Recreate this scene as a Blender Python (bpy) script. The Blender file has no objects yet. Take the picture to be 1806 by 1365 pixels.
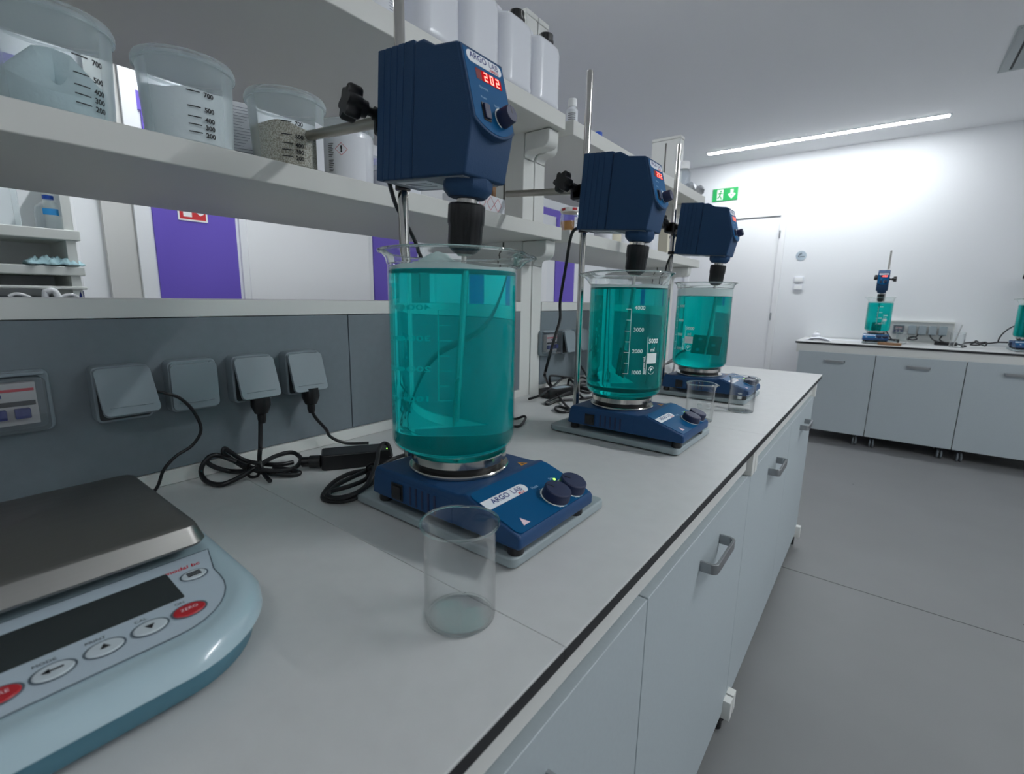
import bpy, math, random
from mathutils import Matrix, Vector
PI = math.pi
random.seed(7)
C = bpy.context.scene.collection
ZB = 0.90          # worktop height; z values below are measured from the worktop

# ------------------------------------------------------------------ materials
def hexc(h):
    h = h.lstrip('#')
    v = [int(h[i:i+2], 16)/255 for i in (0, 2, 4)]
    return tuple(x/12.92 if x <= .04045 else ((x+.055)/1.055)**2.4 for x in v) + (1,)

def nt_new(name):
    m = bpy.data.materials.new(name); m.use_nodes = True
    nt = m.node_tree; nt.nodes.clear()
    out = nt.nodes.new('ShaderNodeOutputMaterial')
    return m, nt, out

def pm(name, color, rough=.5, metal=0., bump=0., bscale=200., vary=0., vscale=8., spec=.5, aniso=0., coat=0.):
    m, nt, out = nt_new(name)
    b = nt.nodes.new('ShaderNodeBsdfPrincipled')
    c = hexc(color) if isinstance(color, str) else color
    b.inputs['Base Color'].default_value = c
    b.inputs['Roughness'].default_value = rough
    b.inputs['Metallic'].default_value = metal
    b.inputs['Specular IOR Level'].default_value = spec
    b.inputs['Coat Weight'].default_value = coat
    tc = nt.nodes.new('ShaderNodeTexCoord')
    if bump:
        n = nt.nodes.new('ShaderNodeTexNoise'); n.inputs['Scale'].default_value = bscale
        n.inputs['Detail'].default_value = 3
        nt.links.new(tc.outputs['Object'], n.inputs['Vector'])
        bp = nt.nodes.new('ShaderNodeBump'); bp.inputs['Strength'].default_value = bump
        bp.inputs['Distance'].default_value = .002
        nt.links.new(n.outputs['Fac'], bp.inputs['Height']); nt.links.new(bp.outputs[0], b.inputs['Normal'])
    if vary:
        n = nt.nodes.new('ShaderNodeTexNoise'); n.inputs['Scale'].default_value = vscale
        n.inputs['Detail'].default_value = 6
        nt.links.new(tc.outputs['Object'], n.inputs['Vector'])
        r = nt.nodes.new('ShaderNodeMapRange')
        r.inputs['From Min'].default_value = .3; r.inputs['From Max'].default_value = .7
        r.inputs['To Min'].default_value = 1-vary; r.inputs['To Max'].default_value = 1+vary
        nt.links.new(n.outputs['Fac'], r.inputs['Value'])
        mx = nt.nodes.new('ShaderNodeVectorMath'); mx.operation = 'SCALE'
        mx.inputs[0].default_value = c[:3]
        nt.links.new(r.outputs[0], mx.inputs['Scale']); nt.links.new(mx.outputs[0], b.inputs['Base Color'])
    nt.links.new(b.outputs[0], out.inputs[0])
    return m

def emit(name, color, strength):
    m, nt, out = nt_new(name)
    e = nt.nodes.new('ShaderNodeEmission')
    e.inputs[0].default_value = hexc(color) if isinstance(color, str) else color
    e.inputs[1].default_value = strength
    nt.links.new(e.outputs[0], out.inputs[0])
    return m

def thin_glass(name, tint=(.96, .985, .98, 1), edge=.85, base=.035, power=3.5, rough=.02):
    m, nt, out = nt_new(name)
    t = nt.nodes.new('ShaderNodeBsdfTransparent'); t.inputs[0].default_value = tint
    g = nt.nodes.new('ShaderNodeBsdfGlossy'); g.inputs['Roughness'].default_value = rough
    lw = nt.nodes.new('ShaderNodeLayerWeight'); lw.inputs['Blend'].default_value = .5
    p = nt.nodes.new('ShaderNodeMath'); p.operation = 'POWER'; p.inputs[1].default_value = power
    nt.links.new(lw.outputs['Facing'], p.inputs[0])
    r = nt.nodes.new('ShaderNodeMapRange')
    r.inputs['To Min'].default_value = base; r.inputs['To Max'].default_value = edge
    nt.links.new(p.outputs[0], r.inputs['Value'])
    mx = nt.nodes.new('ShaderNodeMixShader')
    nt.links.new(r.outputs[0], mx.inputs[0]); nt.links.new(t.outputs[0], mx.inputs[1]); nt.links.new(g.outputs[0], mx.inputs[2])
    nt.links.new(mx.outputs[0], out.inputs[0])
    return m

def solid_glass(name, tint=(.98, .995, .99, 1), ior=1.45):
    m, nt, out = nt_new(name)
    g = nt.nodes.new('ShaderNodeBsdfGlass'); g.inputs['Color'].default_value = tint
    g.inputs['IOR'].default_value = ior; g.inputs['Roughness'].default_value = 0
    nt.links.new(g.outputs[0], out.inputs[0])
    return m

def frosted(name, color, clear=.45, rough=.3):
    m, nt, out = nt_new(name)
    t = nt.nodes.new('ShaderNodeBsdfTransparent'); t.inputs[0].default_value = (.965, .98, .985, 1)
    tr = nt.nodes.new('ShaderNodeBsdfTranslucent'); tr.inputs[0].default_value = hexc(color)
    d = nt.nodes.new('ShaderNodeBsdfPrincipled')
    d.inputs['Base Color'].default_value = hexc(color); d.inputs['Roughness'].default_value = rough
    a = nt.nodes.new('ShaderNodeMixShader'); a.inputs[0].default_value = .5
    nt.links.new(tr.outputs[0], a.inputs[1]); nt.links.new(d.outputs[0], a.inputs[2])
    lw = nt.nodes.new('ShaderNodeLayerWeight'); lw.inputs['Blend'].default_value = .22
    r = nt.nodes.new('ShaderNodeMapRange')
    r.inputs['To Min'].default_value = 1-clear; r.inputs['To Max'].default_value = 1.0
    nt.links.new(lw.outputs['Facing'], r.inputs['Value'])
    mx = nt.nodes.new('ShaderNodeMixShader')
    nt.links.new(r.outputs[0], mx.inputs[0]); nt.links.new(t.outputs[0], mx.inputs[1]); nt.links.new(a.outputs[0], mx.inputs[2])
    nt.links.new(mx.outputs[0], out.inputs[0])
    return m

def liquid(name, refr, diff, mixf, ior=1.333):
    m, nt, out = nt_new(name)
    g = nt.nodes.new('ShaderNodeBsdfRefraction'); g.inputs['Color'].default_value = refr
    g.inputs['IOR'].default_value = ior; g.inputs['Roughness'].default_value = .03
    d = nt.nodes.new('ShaderNodeBsdfDiffuse'); d.inputs[0].default_value = diff
    t = nt.nodes.new('ShaderNodeBsdfTranslucent'); t.inputs[0].default_value = diff
    a = nt.nodes.new('ShaderNodeMixShader'); a.inputs[0].default_value = .68
    nt.links.new(d.outputs[0], a.inputs[1]); nt.links.new(t.outputs[0], a.inputs[2])
    mx = nt.nodes.new('ShaderNodeMixShader'); mx.inputs[0].default_value = mixf
    nt.links.new(g.outputs[0], mx.inputs[1]); nt.links.new(a.outputs[0], mx.inputs[2])
    nt.links.new(mx.outputs[0], out.inputs[0])
    return m

def floor_mat():
    m = pm('floor_resin', '#7c7d7e', .48, vary=.05, vscale=2.2, bump=.05, bscale=300)
    nt = m.node_tree; b = [n for n in nt.nodes if n.type == 'BSDF_PRINCIPLED'][0]
    src = b.inputs['Base Color'].links[0].from_socket
    tc = [n for n in nt.nodes if n.type == 'TEX_COORD'][0]
    # small scuffs and specks of dirt
    v = nt.nodes.new('ShaderNodeTexVoronoi'); v.inputs['Scale'].default_value = 3.1; v.inputs['Randomness'].default_value = 1
    nt.links.new(tc.outputs['Object'], v.inputs['Vector'])
    lt = nt.nodes.new('ShaderNodeMath'); lt.operation = 'LESS_THAN'; lt.inputs[1].default_value = .018
    nt.links.new(v.outputs['Distance'], lt.inputs[0])
    # the sheet joint running across the aisle
    sp = nt.nodes.new('ShaderNodeSeparateXYZ'); nt.links.new(tc.outputs['Object'], sp.inputs[0])
    s1 = nt.nodes.new('ShaderNodeMath'); s1.operation = 'SUBTRACT'; s1.inputs[1].default_value = 2.46
    nt.links.new(sp.outputs['Y'], s1.inputs[0])
    ab = nt.nodes.new('ShaderNodeMath'); ab.operation = 'ABSOLUTE'; nt.links.new(s1.outputs[0], ab.inputs[0])
    l2 = nt.nodes.new('ShaderNodeMath'); l2.operation = 'LESS_THAN'; l2.inputs[1].default_value = .003
    nt.links.new(ab.outputs[0], l2.inputs[0])
    mxm = nt.nodes.new('ShaderNodeMath'); mxm.operation = 'MAXIMUM'
    nt.links.new(lt.outputs[0], mxm.inputs[0]); nt.links.new(l2.outputs[0], mxm.inputs[1])
    mix = nt.nodes.new('ShaderNodeMix'); mix.data_type = 'RGBA'
    nt.links.new(mxm.outputs[0], mix.inputs[0]); nt.links.new(src, mix.inputs[6])
    mix.inputs[7].default_value = hexc('#2c2d2e')
    nt.links.new(mix.outputs[2], b.inputs['Base Color'])
    return m

def granule_mat():
    m, nt, out = nt_new('beige_granules')
    b = nt.nodes.new('ShaderNodeBsdfPrincipled'); b.inputs['Roughness'].default_value = .8
    tc = nt.nodes.new('ShaderNodeTexCoord')
    v = nt.nodes.new('ShaderNodeTexVoronoi'); v.inputs['Scale'].default_value = 420
    nt.links.new(tc.outputs['Object'], v.inputs['Vector'])
    cr = nt.nodes.new('ShaderNodeValToRGB')
    cr.color_ramp.elements[0].color = hexc('#e6dccb'); cr.color_ramp.elements[1].color = hexc('#a0927c')
    cr.color_ramp.elements[0].position = .3; cr.color_ramp.elements[1].position = .75
    nt.links.new(v.outputs['Distance'], cr.inputs[0]); nt.links.new(cr.outputs[0], b.inputs['Base Color'])
    bp = nt.nodes.new('ShaderNodeBump'); bp.inputs['Strength'].default_value = .6; bp.inputs['Distance'].default_value = .002
    nt.links.new(v.outputs['Distance'], bp.inputs['Height']); nt.links.new(bp.outputs[0], b.inputs['Normal'])
    nt.links.new(b.outputs[0], out.inputs[0])
    return m

def brushed_mat():
    m, nt, out = nt_new('brushed_steel_pan')
    b = nt.nodes.new('ShaderNodeBsdfPrincipled'); b.inputs['Metallic'].default_value = 1
    b.inputs['Base Color'].default_value = hexc('#8f8d8a')
    tc = nt.nodes.new('ShaderNodeTexCoord'); mp = nt.nodes.new('ShaderNodeMapping')
    mp.inputs['Scale'].default_value = (900, 4, 4)
    n = nt.nodes.new('ShaderNodeTexNoise'); n.inputs['Scale'].default_value = 1; n.inputs['Detail'].default_value = 4
    nt.links.new(tc.outputs['Object'], mp.inputs[0]); nt.links.new(mp.outputs[0], n.inputs['Vector'])
    r = nt.nodes.new('ShaderNodeMapRange'); r.inputs['To Min'].default_value = .25; r.inputs['To Max'].default_value = .5
    nt.links.new(n.outputs['Fac'], r.inputs['Value']); nt.links.new(r.outputs[0], b.inputs['Roughness'])
    nt.links.new(b.outputs[0], out.inputs[0])
    return m

M = dict(
    wall=pm('white_paint', '#eceef0', .75, bump=.05, bscale=350),
    reveal_shade=pm('reveal_shade_grey', '#cfcfcc', .5),  # grey stands in for the shade on a side-lit door reveal
    board=pm('board_grey', '#bfc2c1', .5),
    ceiling=pm('ceiling_paint', '#f4f5f6', .85, bump=.06, bscale=250),
    purple=pm('purple_paint', '#6a55c0', .5),
    door=pm('door_laminate', '#f0f1f2', .45),
    floor=floor_mat(),
    top=pm('worktop_laminate', '#cdcecd', .42, vary=.025, vscale=30, bump=.04, bscale=500),
    edge=pm('phenolic_edge', '#15161a', .45),
    castor=pm('castor_grey', '#6d757b', .5),
    white=pm('powder_coat_white', '#dcddd9', .45),
    shelf=pm('shelf_laminate', '#dadad5', .5),
    front=pm('grey_laminate', '#b1bbbf', .5, vary=.02, vscale=120),
    panel=pm('dark_grey_panel', '#707a81', .6, vary=.03, vscale=60),
    socket=pm('socket_plastic', '#828e94', .5),
    socket_dark=pm('socket_inside', '#22262a', .5),
    slot=pm('slot_shadow_gap', '#5a5853', .8),
    handle=pm('satin_nickel', '#a9acae', .36, metal=1),
    steel=pm('polished_steel', '#b9b6b1', .12, metal=1),
    rodsteel=pm('rod_steel', '#d2cfca', .13, metal=1),
    dullsteel=pm('dull_steel', '#a29f97', .30, metal=1),
    chrome=pm('chrome_ring', '#c9c6c0', .15, metal=1),
    black=pm('black_plastic', '#141517', .35),
    rubber=pm('black_rubber', '#16171a', .42),
    blue=pm('motor_blue', '#2a4769', .55, spec=.2, bump=.25, bscale=700),
    bluepanel=pm('panel_blue', '#0f5788', .5, spec=.1),
    hotblue=pm('hotplate_blue', '#1b4470', .42, spec=.35, bump=.12, bscale=700),
    hotpanel=pm('hotplate_panel_blue', '#05517f', .45, spec=.15),
    knob=pm('knob_navy', '#20294a', .5),
    baseplate=pm('plate_grey', '#9ba7aa', .45),
    under=pm('underside_grey', '#8a929a', .5),
    pill=pm('label_white', '#eef1f5', .4),
    navytext=pm('ink_navy', '#1c2f7a', .5),
    redtext=pm('ink_red', '#d02b3c', .5),
    blacktext=pm('ink_black', '#15161a', .6),
    whitetext=pm('ink_white', '#eef6f4', .6),
    paleink=pm('ink_pale_blue', '#9fc4e6', .6),
    displayred=pm('display_window', '#7a0c14', .25),
    led=emit('led_red', (1, .16, .13, 1), 5.0),
    ledglow=emit('led_window_glow', (1, .02, .03, 1), .45),
    green_led=emit('led_green', (.35, 1, .1, 1), 3.0),
    orange=pm('warning_orange', '#c98a2e', .5),
    pink=pm('warning_pink', '#f0d4dc', .5),
    glass=thin_glass('laboratory_glass', tint=(.985, .995, .993, 1), edge=.5, base=.010, power=4),
    smallglass=solid_glass('beaker_glass'),
    rimglass=thin_glass('glass_rim', tint=(.86, .93, .92, 1), edge=.9, base=.12, power=1.6),
    pane=thin_glass('clear_cover', tint=(.8, .83, .85, 1), edge=.8, base=.08, power=2.5),
    liq=liquid('turquoise_solution', (.03, .88, .84, 1), (.0, .45, .44, 1), .28),
    liq_milky=liquid('milky_turquoise_solution', (.14, 1, .98, 1), (.0, .90, .92, 1), .27),
    foam=frosted('white_foam', '#eef7f6', .25, .7),
    smallwall=thin_glass('beaker_wall_glass', tint=(.99, .996, .996, 1), edge=.85, base=.02, power=2.3),
    basepane=thin_glass('beaker_base_glass', tint=(.985, .993, .993, 1), edge=.7, base=.05, power=2.0),
    bucket=frosted('milky_plastic', '#e6eef0', .90, .25),
    pet=thin_glass('clear_plastic', tint=(.93, .96, .98, 1), edge=.6, base=.06, power=2.0, rough=.06),
    hdpe=pm('white_plastic', '#e6e8ee', .24, spec=.6),
    powder=pm('white_powder', '#fbfcfc', .9, bump=.4, bscale=120),
    crystals=pm('pale_blue_crystals', '#cfe0e3', .7, bump=.6, bscale=160),
    granules=granule_mat(),
    paper=pm('white_paper', '#e7e9ee', .7),
    greyink=pm('ink_grey', '#8e93a0', .7),
    amber=pm('amber_liquid', '#d08a16', .25, spec=.6),
    redlid=pm('red_lid', '#b3242c', .4),
    bluecap=pm('blue_cap', '#1c55c0', .4),
    bluelabel=pm('blue_label', '#2c9be0', .5),
    beige=pm('beige_plastic', '#dcd6c2', .5),
    cloth=pm('pale_teal_cloth', '#a9cbd2', .9, bump=.3, bscale=400),
    foil=pm('crumpled_foil', '#e0e2e6', .3, metal=1),
    green=pm('exit_green', '#1fae5a', .45),
    signred=pm('sign_red', '#cf2f36', .45),
    signwhite=pm('sign_white', '#f4f5f5', .45),
    scalebody=pm('scale_body_pale_blue', '#abc2ca', .25, coat=.5),
    scalebase=pm('scale_base_teal', '#4f7f90', .4),
    keypad=pm('keypad_foil', '#b3c2cc', .45),
    keybutton=pm('button_grey', '#c2cdd2', .45),
    redbutton=pm('button_red', '#b4202a', .4),
    lcd=pm('display_glass', '#2e3536', .18),
    lineink=pm('ink_slate', '#54626c', .5),
    pan=brushed_mat(),
    breaker=pm('breaker_white', '#c9c4c2', .5),
    cork=pm('brown_wood', '#8a6748', .6, vary=.15, vscale=60),
    light=emit('strip_light_diffuser', (.93, .97, 1.0, 1), 84.0),
    light_aisle=emit('aisle_light_diffuser', (.93, .97, 1.0, 1), 92.0),
    light_fill=emit('rear_fill_diffuser', (.93, .97, 1.0, 1), 30.0),
    light_room=emit('room_light_diffuser', (.93, .97, 1.0, 1), 155.0),
    aluminium=pm('aluminium_trim', '#b5b8bb', .35, metal=1),
    vent=pm('vent_grey', '#aab2b3', .5),
    sink=pm('white_ceramic', '#eceef0', .2),
    rack=pm('rack_white', '#dfe3de', .5),
)

# ------------------------------------------------------------------ mesh builder
class MB:
    def __init__(s): s.v, s.f, s.m, s.mats = [], [], [], []
    def mi(s, mat):
        if mat not in s.mats: s.mats.append(mat)
        return s.mats.index(mat)
    def add(s, verts, faces, mat, X=None):
        n = len(s.v); k = s.mi(mat)
        for p in verts:
            q = Vector(p)
            if X is not None: q = X @ q
            s.v.append(tuple(q))
        for f in faces:
            s.f.append([i+n for i in f]); s.m.append(k)
        return s
    def box(s, x0, x1, y0, y1, z0, z1, mat, X=None):
        v = [(x0,y0,z0),(x1,y0,z0),(x1,y1,z0),(x0,y1,z0),(x0,y0,z1),(x1,y0,z1),(x1,y1,z1),(x0,y1,z1)]
        f = [(0,3,2,1),(4,5,6,7),(0,1,5,4),(1,2,6,5),(2,3,7,6),(3,0,4,7)]
        return s.add(v, f, mat, X)
    def prism(s, poly, a0, a1, mat, axis='y', X=None):
        # poly: list of 2-D points, counter-clockwise or not; extruded along axis
        def mk(p, a):
            if axis == 'y': return (p[0], a, p[1])
            if axis == 'x': return (a, p[0], p[1])
            return (p[0], p[1], a)
        n = len(poly)
        v = [mk(p, a0) for p in poly] + [mk(p, a1) for p in poly]
        f = [list(range(n))[::-1], [i+n for i in range(n)]] + [[i, (i+1) % n, (i+1) % n+n, i+n] for i in range(n)]
        return s.add(v, f, mat, X)
    def lathe(s, prof, mat, X=None, seg=48, spout=None, closed=False):
        # prof: list of (r, z); spout(angle, r, z) -> (r, z)
        v, f = [], []
        n = len(prof)
        for i in range(seg):
            a = 2*PI*i/seg
            for r, z in prof:
                if spout: r, z = spout(a, r, z)
                v.append((r*math.cos(a), r*math.sin(a), z))
        for i in range(seg):
            j = (i+1) % seg
            for k in range(n if closed else n-1):
                l = (k+1) % n
                f.append([i*n+k, j*n+k, j*n+l, i*n+l])
        if not closed:
            for k in (0, n-1):
                if prof[k][0] > 1e-6: 
                    ring = [i*n+k for i in range(seg)]
                    f.append(ring[::-1] if k == 0 else ring)
        return s.add(v, f, mat, X)
    def cyl(s, p0, p1, r, mat, seg=24, r1=None, X=None):
        p0, p1 = Vector(p0), Vector(p1)
        d = (p1-p0); L = d.length
        q = d.to_track_quat('Z', 'Y').to_matrix().to_4x4()
        T = Matrix.Translation(p0) @ q
        if X is not None: T = X @ T
        return s.lathe([(r, 0), (r if r1 is None else r1, L)], mat, T, seg)
    def tube(s, pts, r, mat, seg=10, sub=8, X=None, closed=False):
        P = [Vector(p) for p in pts]; n = len(P); out = []
        def g(i): return P[i % n] if closed else P[max(0, min(n-1, i))]
        for i in range(n if closed else n-1):
            p0, p1, p2, p3 = g(i-1), g(i), g(i+1), g(i+2)
            for k in range(sub):
                t = k/sub
                out.append(.5*((2*p1)+(p2-p0)*t+(2*p0-5*p1+4*p2-p3)*t*t+(3*p1-p0-3*p2+p3)*t*t*t))
        if not closed: out.append(P[-1])
        N = len(out); v, f = [], []
        tan = [(out[(i+1) % N if closed else min(N-1, i+1)]-out[i-1 if closed else max(0, i-1)]).normalized() for i in range(N)]
        up = Vector((0, 0, 1)) if abs(tan[0].z) < .9 else Vector((1, 0, 0))
        nrm = (up - tan[0]*up.dot(tan[0])).normalized()
        for i in range(N):
            nrm = (nrm - tan[i]*nrm.dot(tan[i])).normalized()
            b = tan[i].cross(nrm)
            for k in range(seg):
                a = 2*PI*k/seg
                v.append(out[i] + nrm*(r*math.cos(a)) + b*(r*math.sin(a)))
        for i in range(N if closed else N-1):
            j = (i+1) % N
            for k in range(seg):
                l = (k+1) % seg
                f.append([i*seg+k, i*seg+l, j*seg+l, j*seg+k])
        if not closed:
            f.append([k for k in range(seg)][::-1]); f.append([(N-1)*seg+k for k in range(seg)])
        return s.add(v, f, mat, X)
    def rbox(s, x0, x1, y0, y1, z0, z1, r, mat, axis='z', X=None, seg=5):
        return s.prism(rrect(*( (x0,x1,y0,y1) if axis == 'z' else (y0,y1,z0,z1) if axis == 'x' else (x0,x1,z0,z1)), r, seg),
                       *((z0,z1) if axis == 'z' else (x0,x1) if axis == 'x' else (y0,y1)), mat, axis, X)
    def text(s, txt, size, mat, X, align='CENTER', bold=0., wrap=None, extr=0.0):
        v, f = text_geo(txt, size, align, bold)
        if wrap: v = [wrap(p) for p in v]
        return s.add(v, f, mat, X)
    def build(s, name, parent=None, loc=(0,0,0), rot=(0,0,0), bevel=0, bseg=2, smooth=True, angle=35, top=False):
        me = bpy.data.meshes.new(name)
        me.from_pydata(s.v, [], s.f)
        for mt in s.mats: me.materials.append(mt)
        me.polygons.foreach_set('material_index', s.m)
        if smooth:
            me.polygons.foreach_set('use_smooth', [True]*len(s.f))
            me.update()
            try: me.set_sharp_from_angle(angle=math.radians(angle))
            except Exception: pass
        me.update()
        o = bpy.data.objects.new(name, me); C.objects.link(o)
        o.parent = parent
        o.location = loc; o.rotation_euler = rot
        if parent is None: o.location = (loc[0], loc[1], loc[2]+ZB)
        if bevel:
            b = o.modifiers.new('edge_round', 'BEVEL'); b.width = bevel; b.segments = bseg
            b.limit_method = 'ANGLE'; b.angle_limit = math.radians(40); b.harden_normals = True
        return o

def rrect(x0, x1, y0, y1, r, seg=5):
    r = min(r, (x1-x0)/2-1e-5, (y1-y0)/2-1e-5); p = []
    for cx, cy, a0 in ((x1-r, y1-r, 0), (x0+r, y1-r, 90), (x0+r, y0+r, 180), (x1-r, y0+r, 270)):
        for k in range(seg+1):
            a = math.radians(a0+90*k/seg); p.append((cx+r*math.cos(a), cy+r*math.sin(a)))
    return p

_tc = {}
def text_geo(txt, size, align='CENTER', bold=0.):
    key = (txt, size, align, bold)
    if key in _tc: return _tc[key]
    cu = bpy.data.curves.new('t', 'FONT'); cu.body = txt; cu.size = size
    cu.align_x = align; cu.align_y = 'CENTER'; cu.offset = bold*size; cu.resolution_u = 3
    o = bpy.data.objects.new('t', cu); C.objects.link(o)
    bpy.context.view_layer.update()
    dg = bpy.context.evaluated_depsgraph_get()
    me = bpy.data.meshes.new_from_object(o.evaluated_get(dg))
    v = [tuple(x.co) for x in me.vertices]; f = [list(p.vertices) for p in me.polygons]
    bpy.data.objects.remove(o); bpy.data.curves.remove(cu); bpy.data.meshes.remove(me)
    _tc[key] = (v, f)
    return v, f

def frame(origin, ux, uy):
    ux = Vector(ux).normalized(); uy = Vector(uy); uy = (uy-ux*uy.dot(ux)).normalized(); uz = ux.cross(uy)
    m = Matrix.Identity(4)
    for i, a in enumerate((ux, uy, uz)):
        for k in range(3): m[k][i] = a[k]
    m.translation = Vector(origin)
    return m

def cylwrap(R, a0, z0, off=.0006):
    # flat (x to the right seen from outside, y up) -> on a cylinder round local z
    return lambda p: ((R+off)*math.cos(a0+p[0]/R), (R+off)*math.sin(a0+p[0]/R), z0+p[1])

def strip(x0, x1, y0, y1, n=6):
    v, f = [], []
    for i in range(n+1):
        x = x0+(x1-x0)*i/n
        v += [(x, y0, 0), (x, y1, 0)]
    for i in range(n): f.append([2*i, 2*i+2, 2*i+3, 2*i+1])
    return v, f

def ring_flat(r0, r1, a0=0, a1=2*PI, n=32, sx=1, sy=1):
    v, f = [], []
    for i in range(n+1):
        a = a0+(a1-a0)*i/n
        v += [(sx*r0*math.cos(a), sy*r0*math.sin(a), 0), (sx*r1*math.cos(a), sy*r1*math.sin(a), 0)]
    for i in range(n): f.append([2*i, 2*i+1, 2*i+3, 2*i+2])
    return v, f

def tag(o, label=None, cat=None, group=None, kind=None):
    if label: o['label'] = label
    if cat: o['category'] = cat
    if group: o['group'] = group
    if kind: o['kind'] = kind
    return o

def thing(name, label, cat, loc=(0, 0, 0), rotz=0., group=None, rot=None):
    o = bpy.data.objects.new(name, None); C.objects.link(o)
    o.empty_display_size = .05
    o.location = (loc[0], loc[1], loc[2]+ZB)
    o.rotation_euler = rot if rot else (0, 0, rotz)
    return tag(o, label, cat, group)

def struct(name, mb, bevel=0, label=None):
    o = mb.build(name, None, bevel=bevel); o['kind'] = 'structure'
    if label: o['label'] = label
    return o

def dup(src, loc=None, rotz=None, label=None, group=None, rot=None, skip=()):
    r = src.copy(); C.objects.link(r)
    if loc is not None: r.location = (loc[0], loc[1], loc[2]+ZB)
    if rotz is not None: r.rotation_euler = (r.rotation_euler[0], r.rotation_euler[1], rotz)
    if rot is not None: r.rotation_euler = rot
    if label: r['label'] = label
    if group: r['group'] = group
    for ch in list(src.children):
        if ch.name.split('.')[0] in skip: continue
        c = ch.copy(); C.objects.link(c); c.parent = r
        for g in list(ch.children):
            d = g.copy(); C.objects.link(d); d.parent = c
    return r

# ================================================================== CAMERA
F, YAW, PITCH, ROLL = 843.7, -.656378, -.183089, .017449
fwd = Vector((math.sin(YAW)*math.cos(PITCH), math.cos(YAW)*math.cos(PITCH), math.sin(PITCH)))
r0 = Vector((math.cos(YAW), -math.sin(YAW), 0)); u0 = r0.cross(fwd)
rt = math.cos(ROLL)*r0+math.sin(ROLL)*u0; up = -math.sin(ROLL)*r0+math.cos(ROLL)*u0
cam = bpy.data.cameras.new('camera'); camo = bpy.data.objects.new('camera', cam); C.objects.link(camo)
mw = Matrix.Identity(4)
for i, a in enumerate((rt, up, -fwd)):
    for k in range(3): mw[k][i] = a[k]
mw.translation = Vector((0, 0, .34+ZB))
camo.matrix_world = mw
cam.sensor_fit = 'HORIZONTAL'; cam.sensor_width = 36; cam.lens = F/1806*36
cam.clip_start = .02
cam.dof.use_dof = True; cam.dof.focus_distance = 1.0; cam.dof.aperture_fstop = 6.0
bpy.context.scene.camera = camo

# ================================================================== ROOM
CE = 1.84          # ceiling above worktop
XL, XR, YN, YF = -3.0, 2.7, -2.6, 5.88
FL = -ZB
b = MB(); b.box(XL-.1, XR+.1, YN-.1, YF+.1, FL-.1, FL, M['floor']); struct('floor', b)
b = MB(); b.box(XL-.1, XR+.1, YN-.1, YF+.1, CE, CE+.1, M['ceiling']); struct('ceiling', b)
b = MB(); b.box(XL-.1, XL, YN-.1, YF+.1, FL, CE, M['wall']); struct('wall_left', b)
b = MB(); b.box(XL, XR, YF, YF+.1, FL, CE, M['wall']); struct('wall_back', b)
b = MB(); b.box(XR, XR+.1, YN-.1, YF+.1, FL, CE, M['wall']); struct('wall_right', b)
b = MB(); b.box(XL, XR, YN-.1, YN, FL, CE, M['wall']); struct('wall_front', b)
# purple portal on the left wall: a band over the doors and the columns between them
b = MB(); b.box(XL, XL+.012, .30, 5.60, 1.21, 1.295, M['purple'])
struct('trim_1', b, label='purple band running over the doors on the left wall')
for i, (y0, y1) in enumerate(((.885, 1.278), (2.211, 2.60), (4.64, 5.05))):
    b = MB(); b.box(XL, XL+.012, y0, y1, FL, 1.21, M['purple']); struct('trim_%d' % (i+2), b, label='purple wall panel between white doors')
dn = 0
for y0, y1 in ((-.35, .58), (1.33, 2.16), (2.66, 3.52), (3.60, 4.44)):
    dn += 1
    b = MB(); b.box(XL, XL+.03, y0, y1, FL+.008, 1.205, M['door'])
    d = struct('door_%d' % dn, b, .002)
    b = MB()
    b.box(XL, XL+.022, y0-.035, y0-.0004, FL, 1.208, M['wall']); b.box(XL, XL+.022, y1+.0004, y1+.035, FL, 1.208, M['wall'])
    b.build('door_frame', d)
    b = MB()
    for zz in (.25,):
        b.cyl((XL+.03, y1-.07, zz-.1), (XL+.075, y1-.07, zz-.1), .009, M['handle'], 12)
        b.cyl((XL+.07, y1-.07, zz-.1), (XL+.07, y1-.19, zz-.1), .009, M['handle'], 12)
    b.build('door_handle', d)
# pilaster strips at the left in the shelf opening; grey one paints a shaded reveal
b = MB(); b.box(XL, XL+.03, .68, .80, FL, CE, M['reveal_shade']); struct('trim_6', b, label='flat strip on the left wall, tinted grey for the shade of a reveal')
b = MB(); b.box(XL, XL+.05, .8005, .86, FL, CE, M['wall']); struct('trim_7', b, label='narrow white cover strip beside the pilaster')

# far door with frame
b = MB(); b.box(-1.9045, -1.0015, YF-.012, YF, FL+.005, 1.2395, M['door']); d5 = struct('door_5', b, .0015)
b = MB()
for x0, x1, z0, z1 in ((-1.955, -1.906, FL, 1.29), (-1.0, -.945, FL, 1.29), (-1.9055, -1.0005, 1.241, 1.29)):
    b.box(x0, x1, YF-.026, YF, z0, z1, M['door'])
b.build('door_frame', d5, bevel=.002)
b = MB()
for z in (1.05, .196, -.55): b.cyl((-.994, YF-.028, z-.04), (-.994, YF-.028, z+.04), .0075, M['handle'], 12)
b.build('door_hinge', d5)
# baseboard
b = MB(); b.box(-.94, XR, YF-.012, YF, FL, FL+.07, M['wall']); struct('baseboard_back', b)

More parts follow.
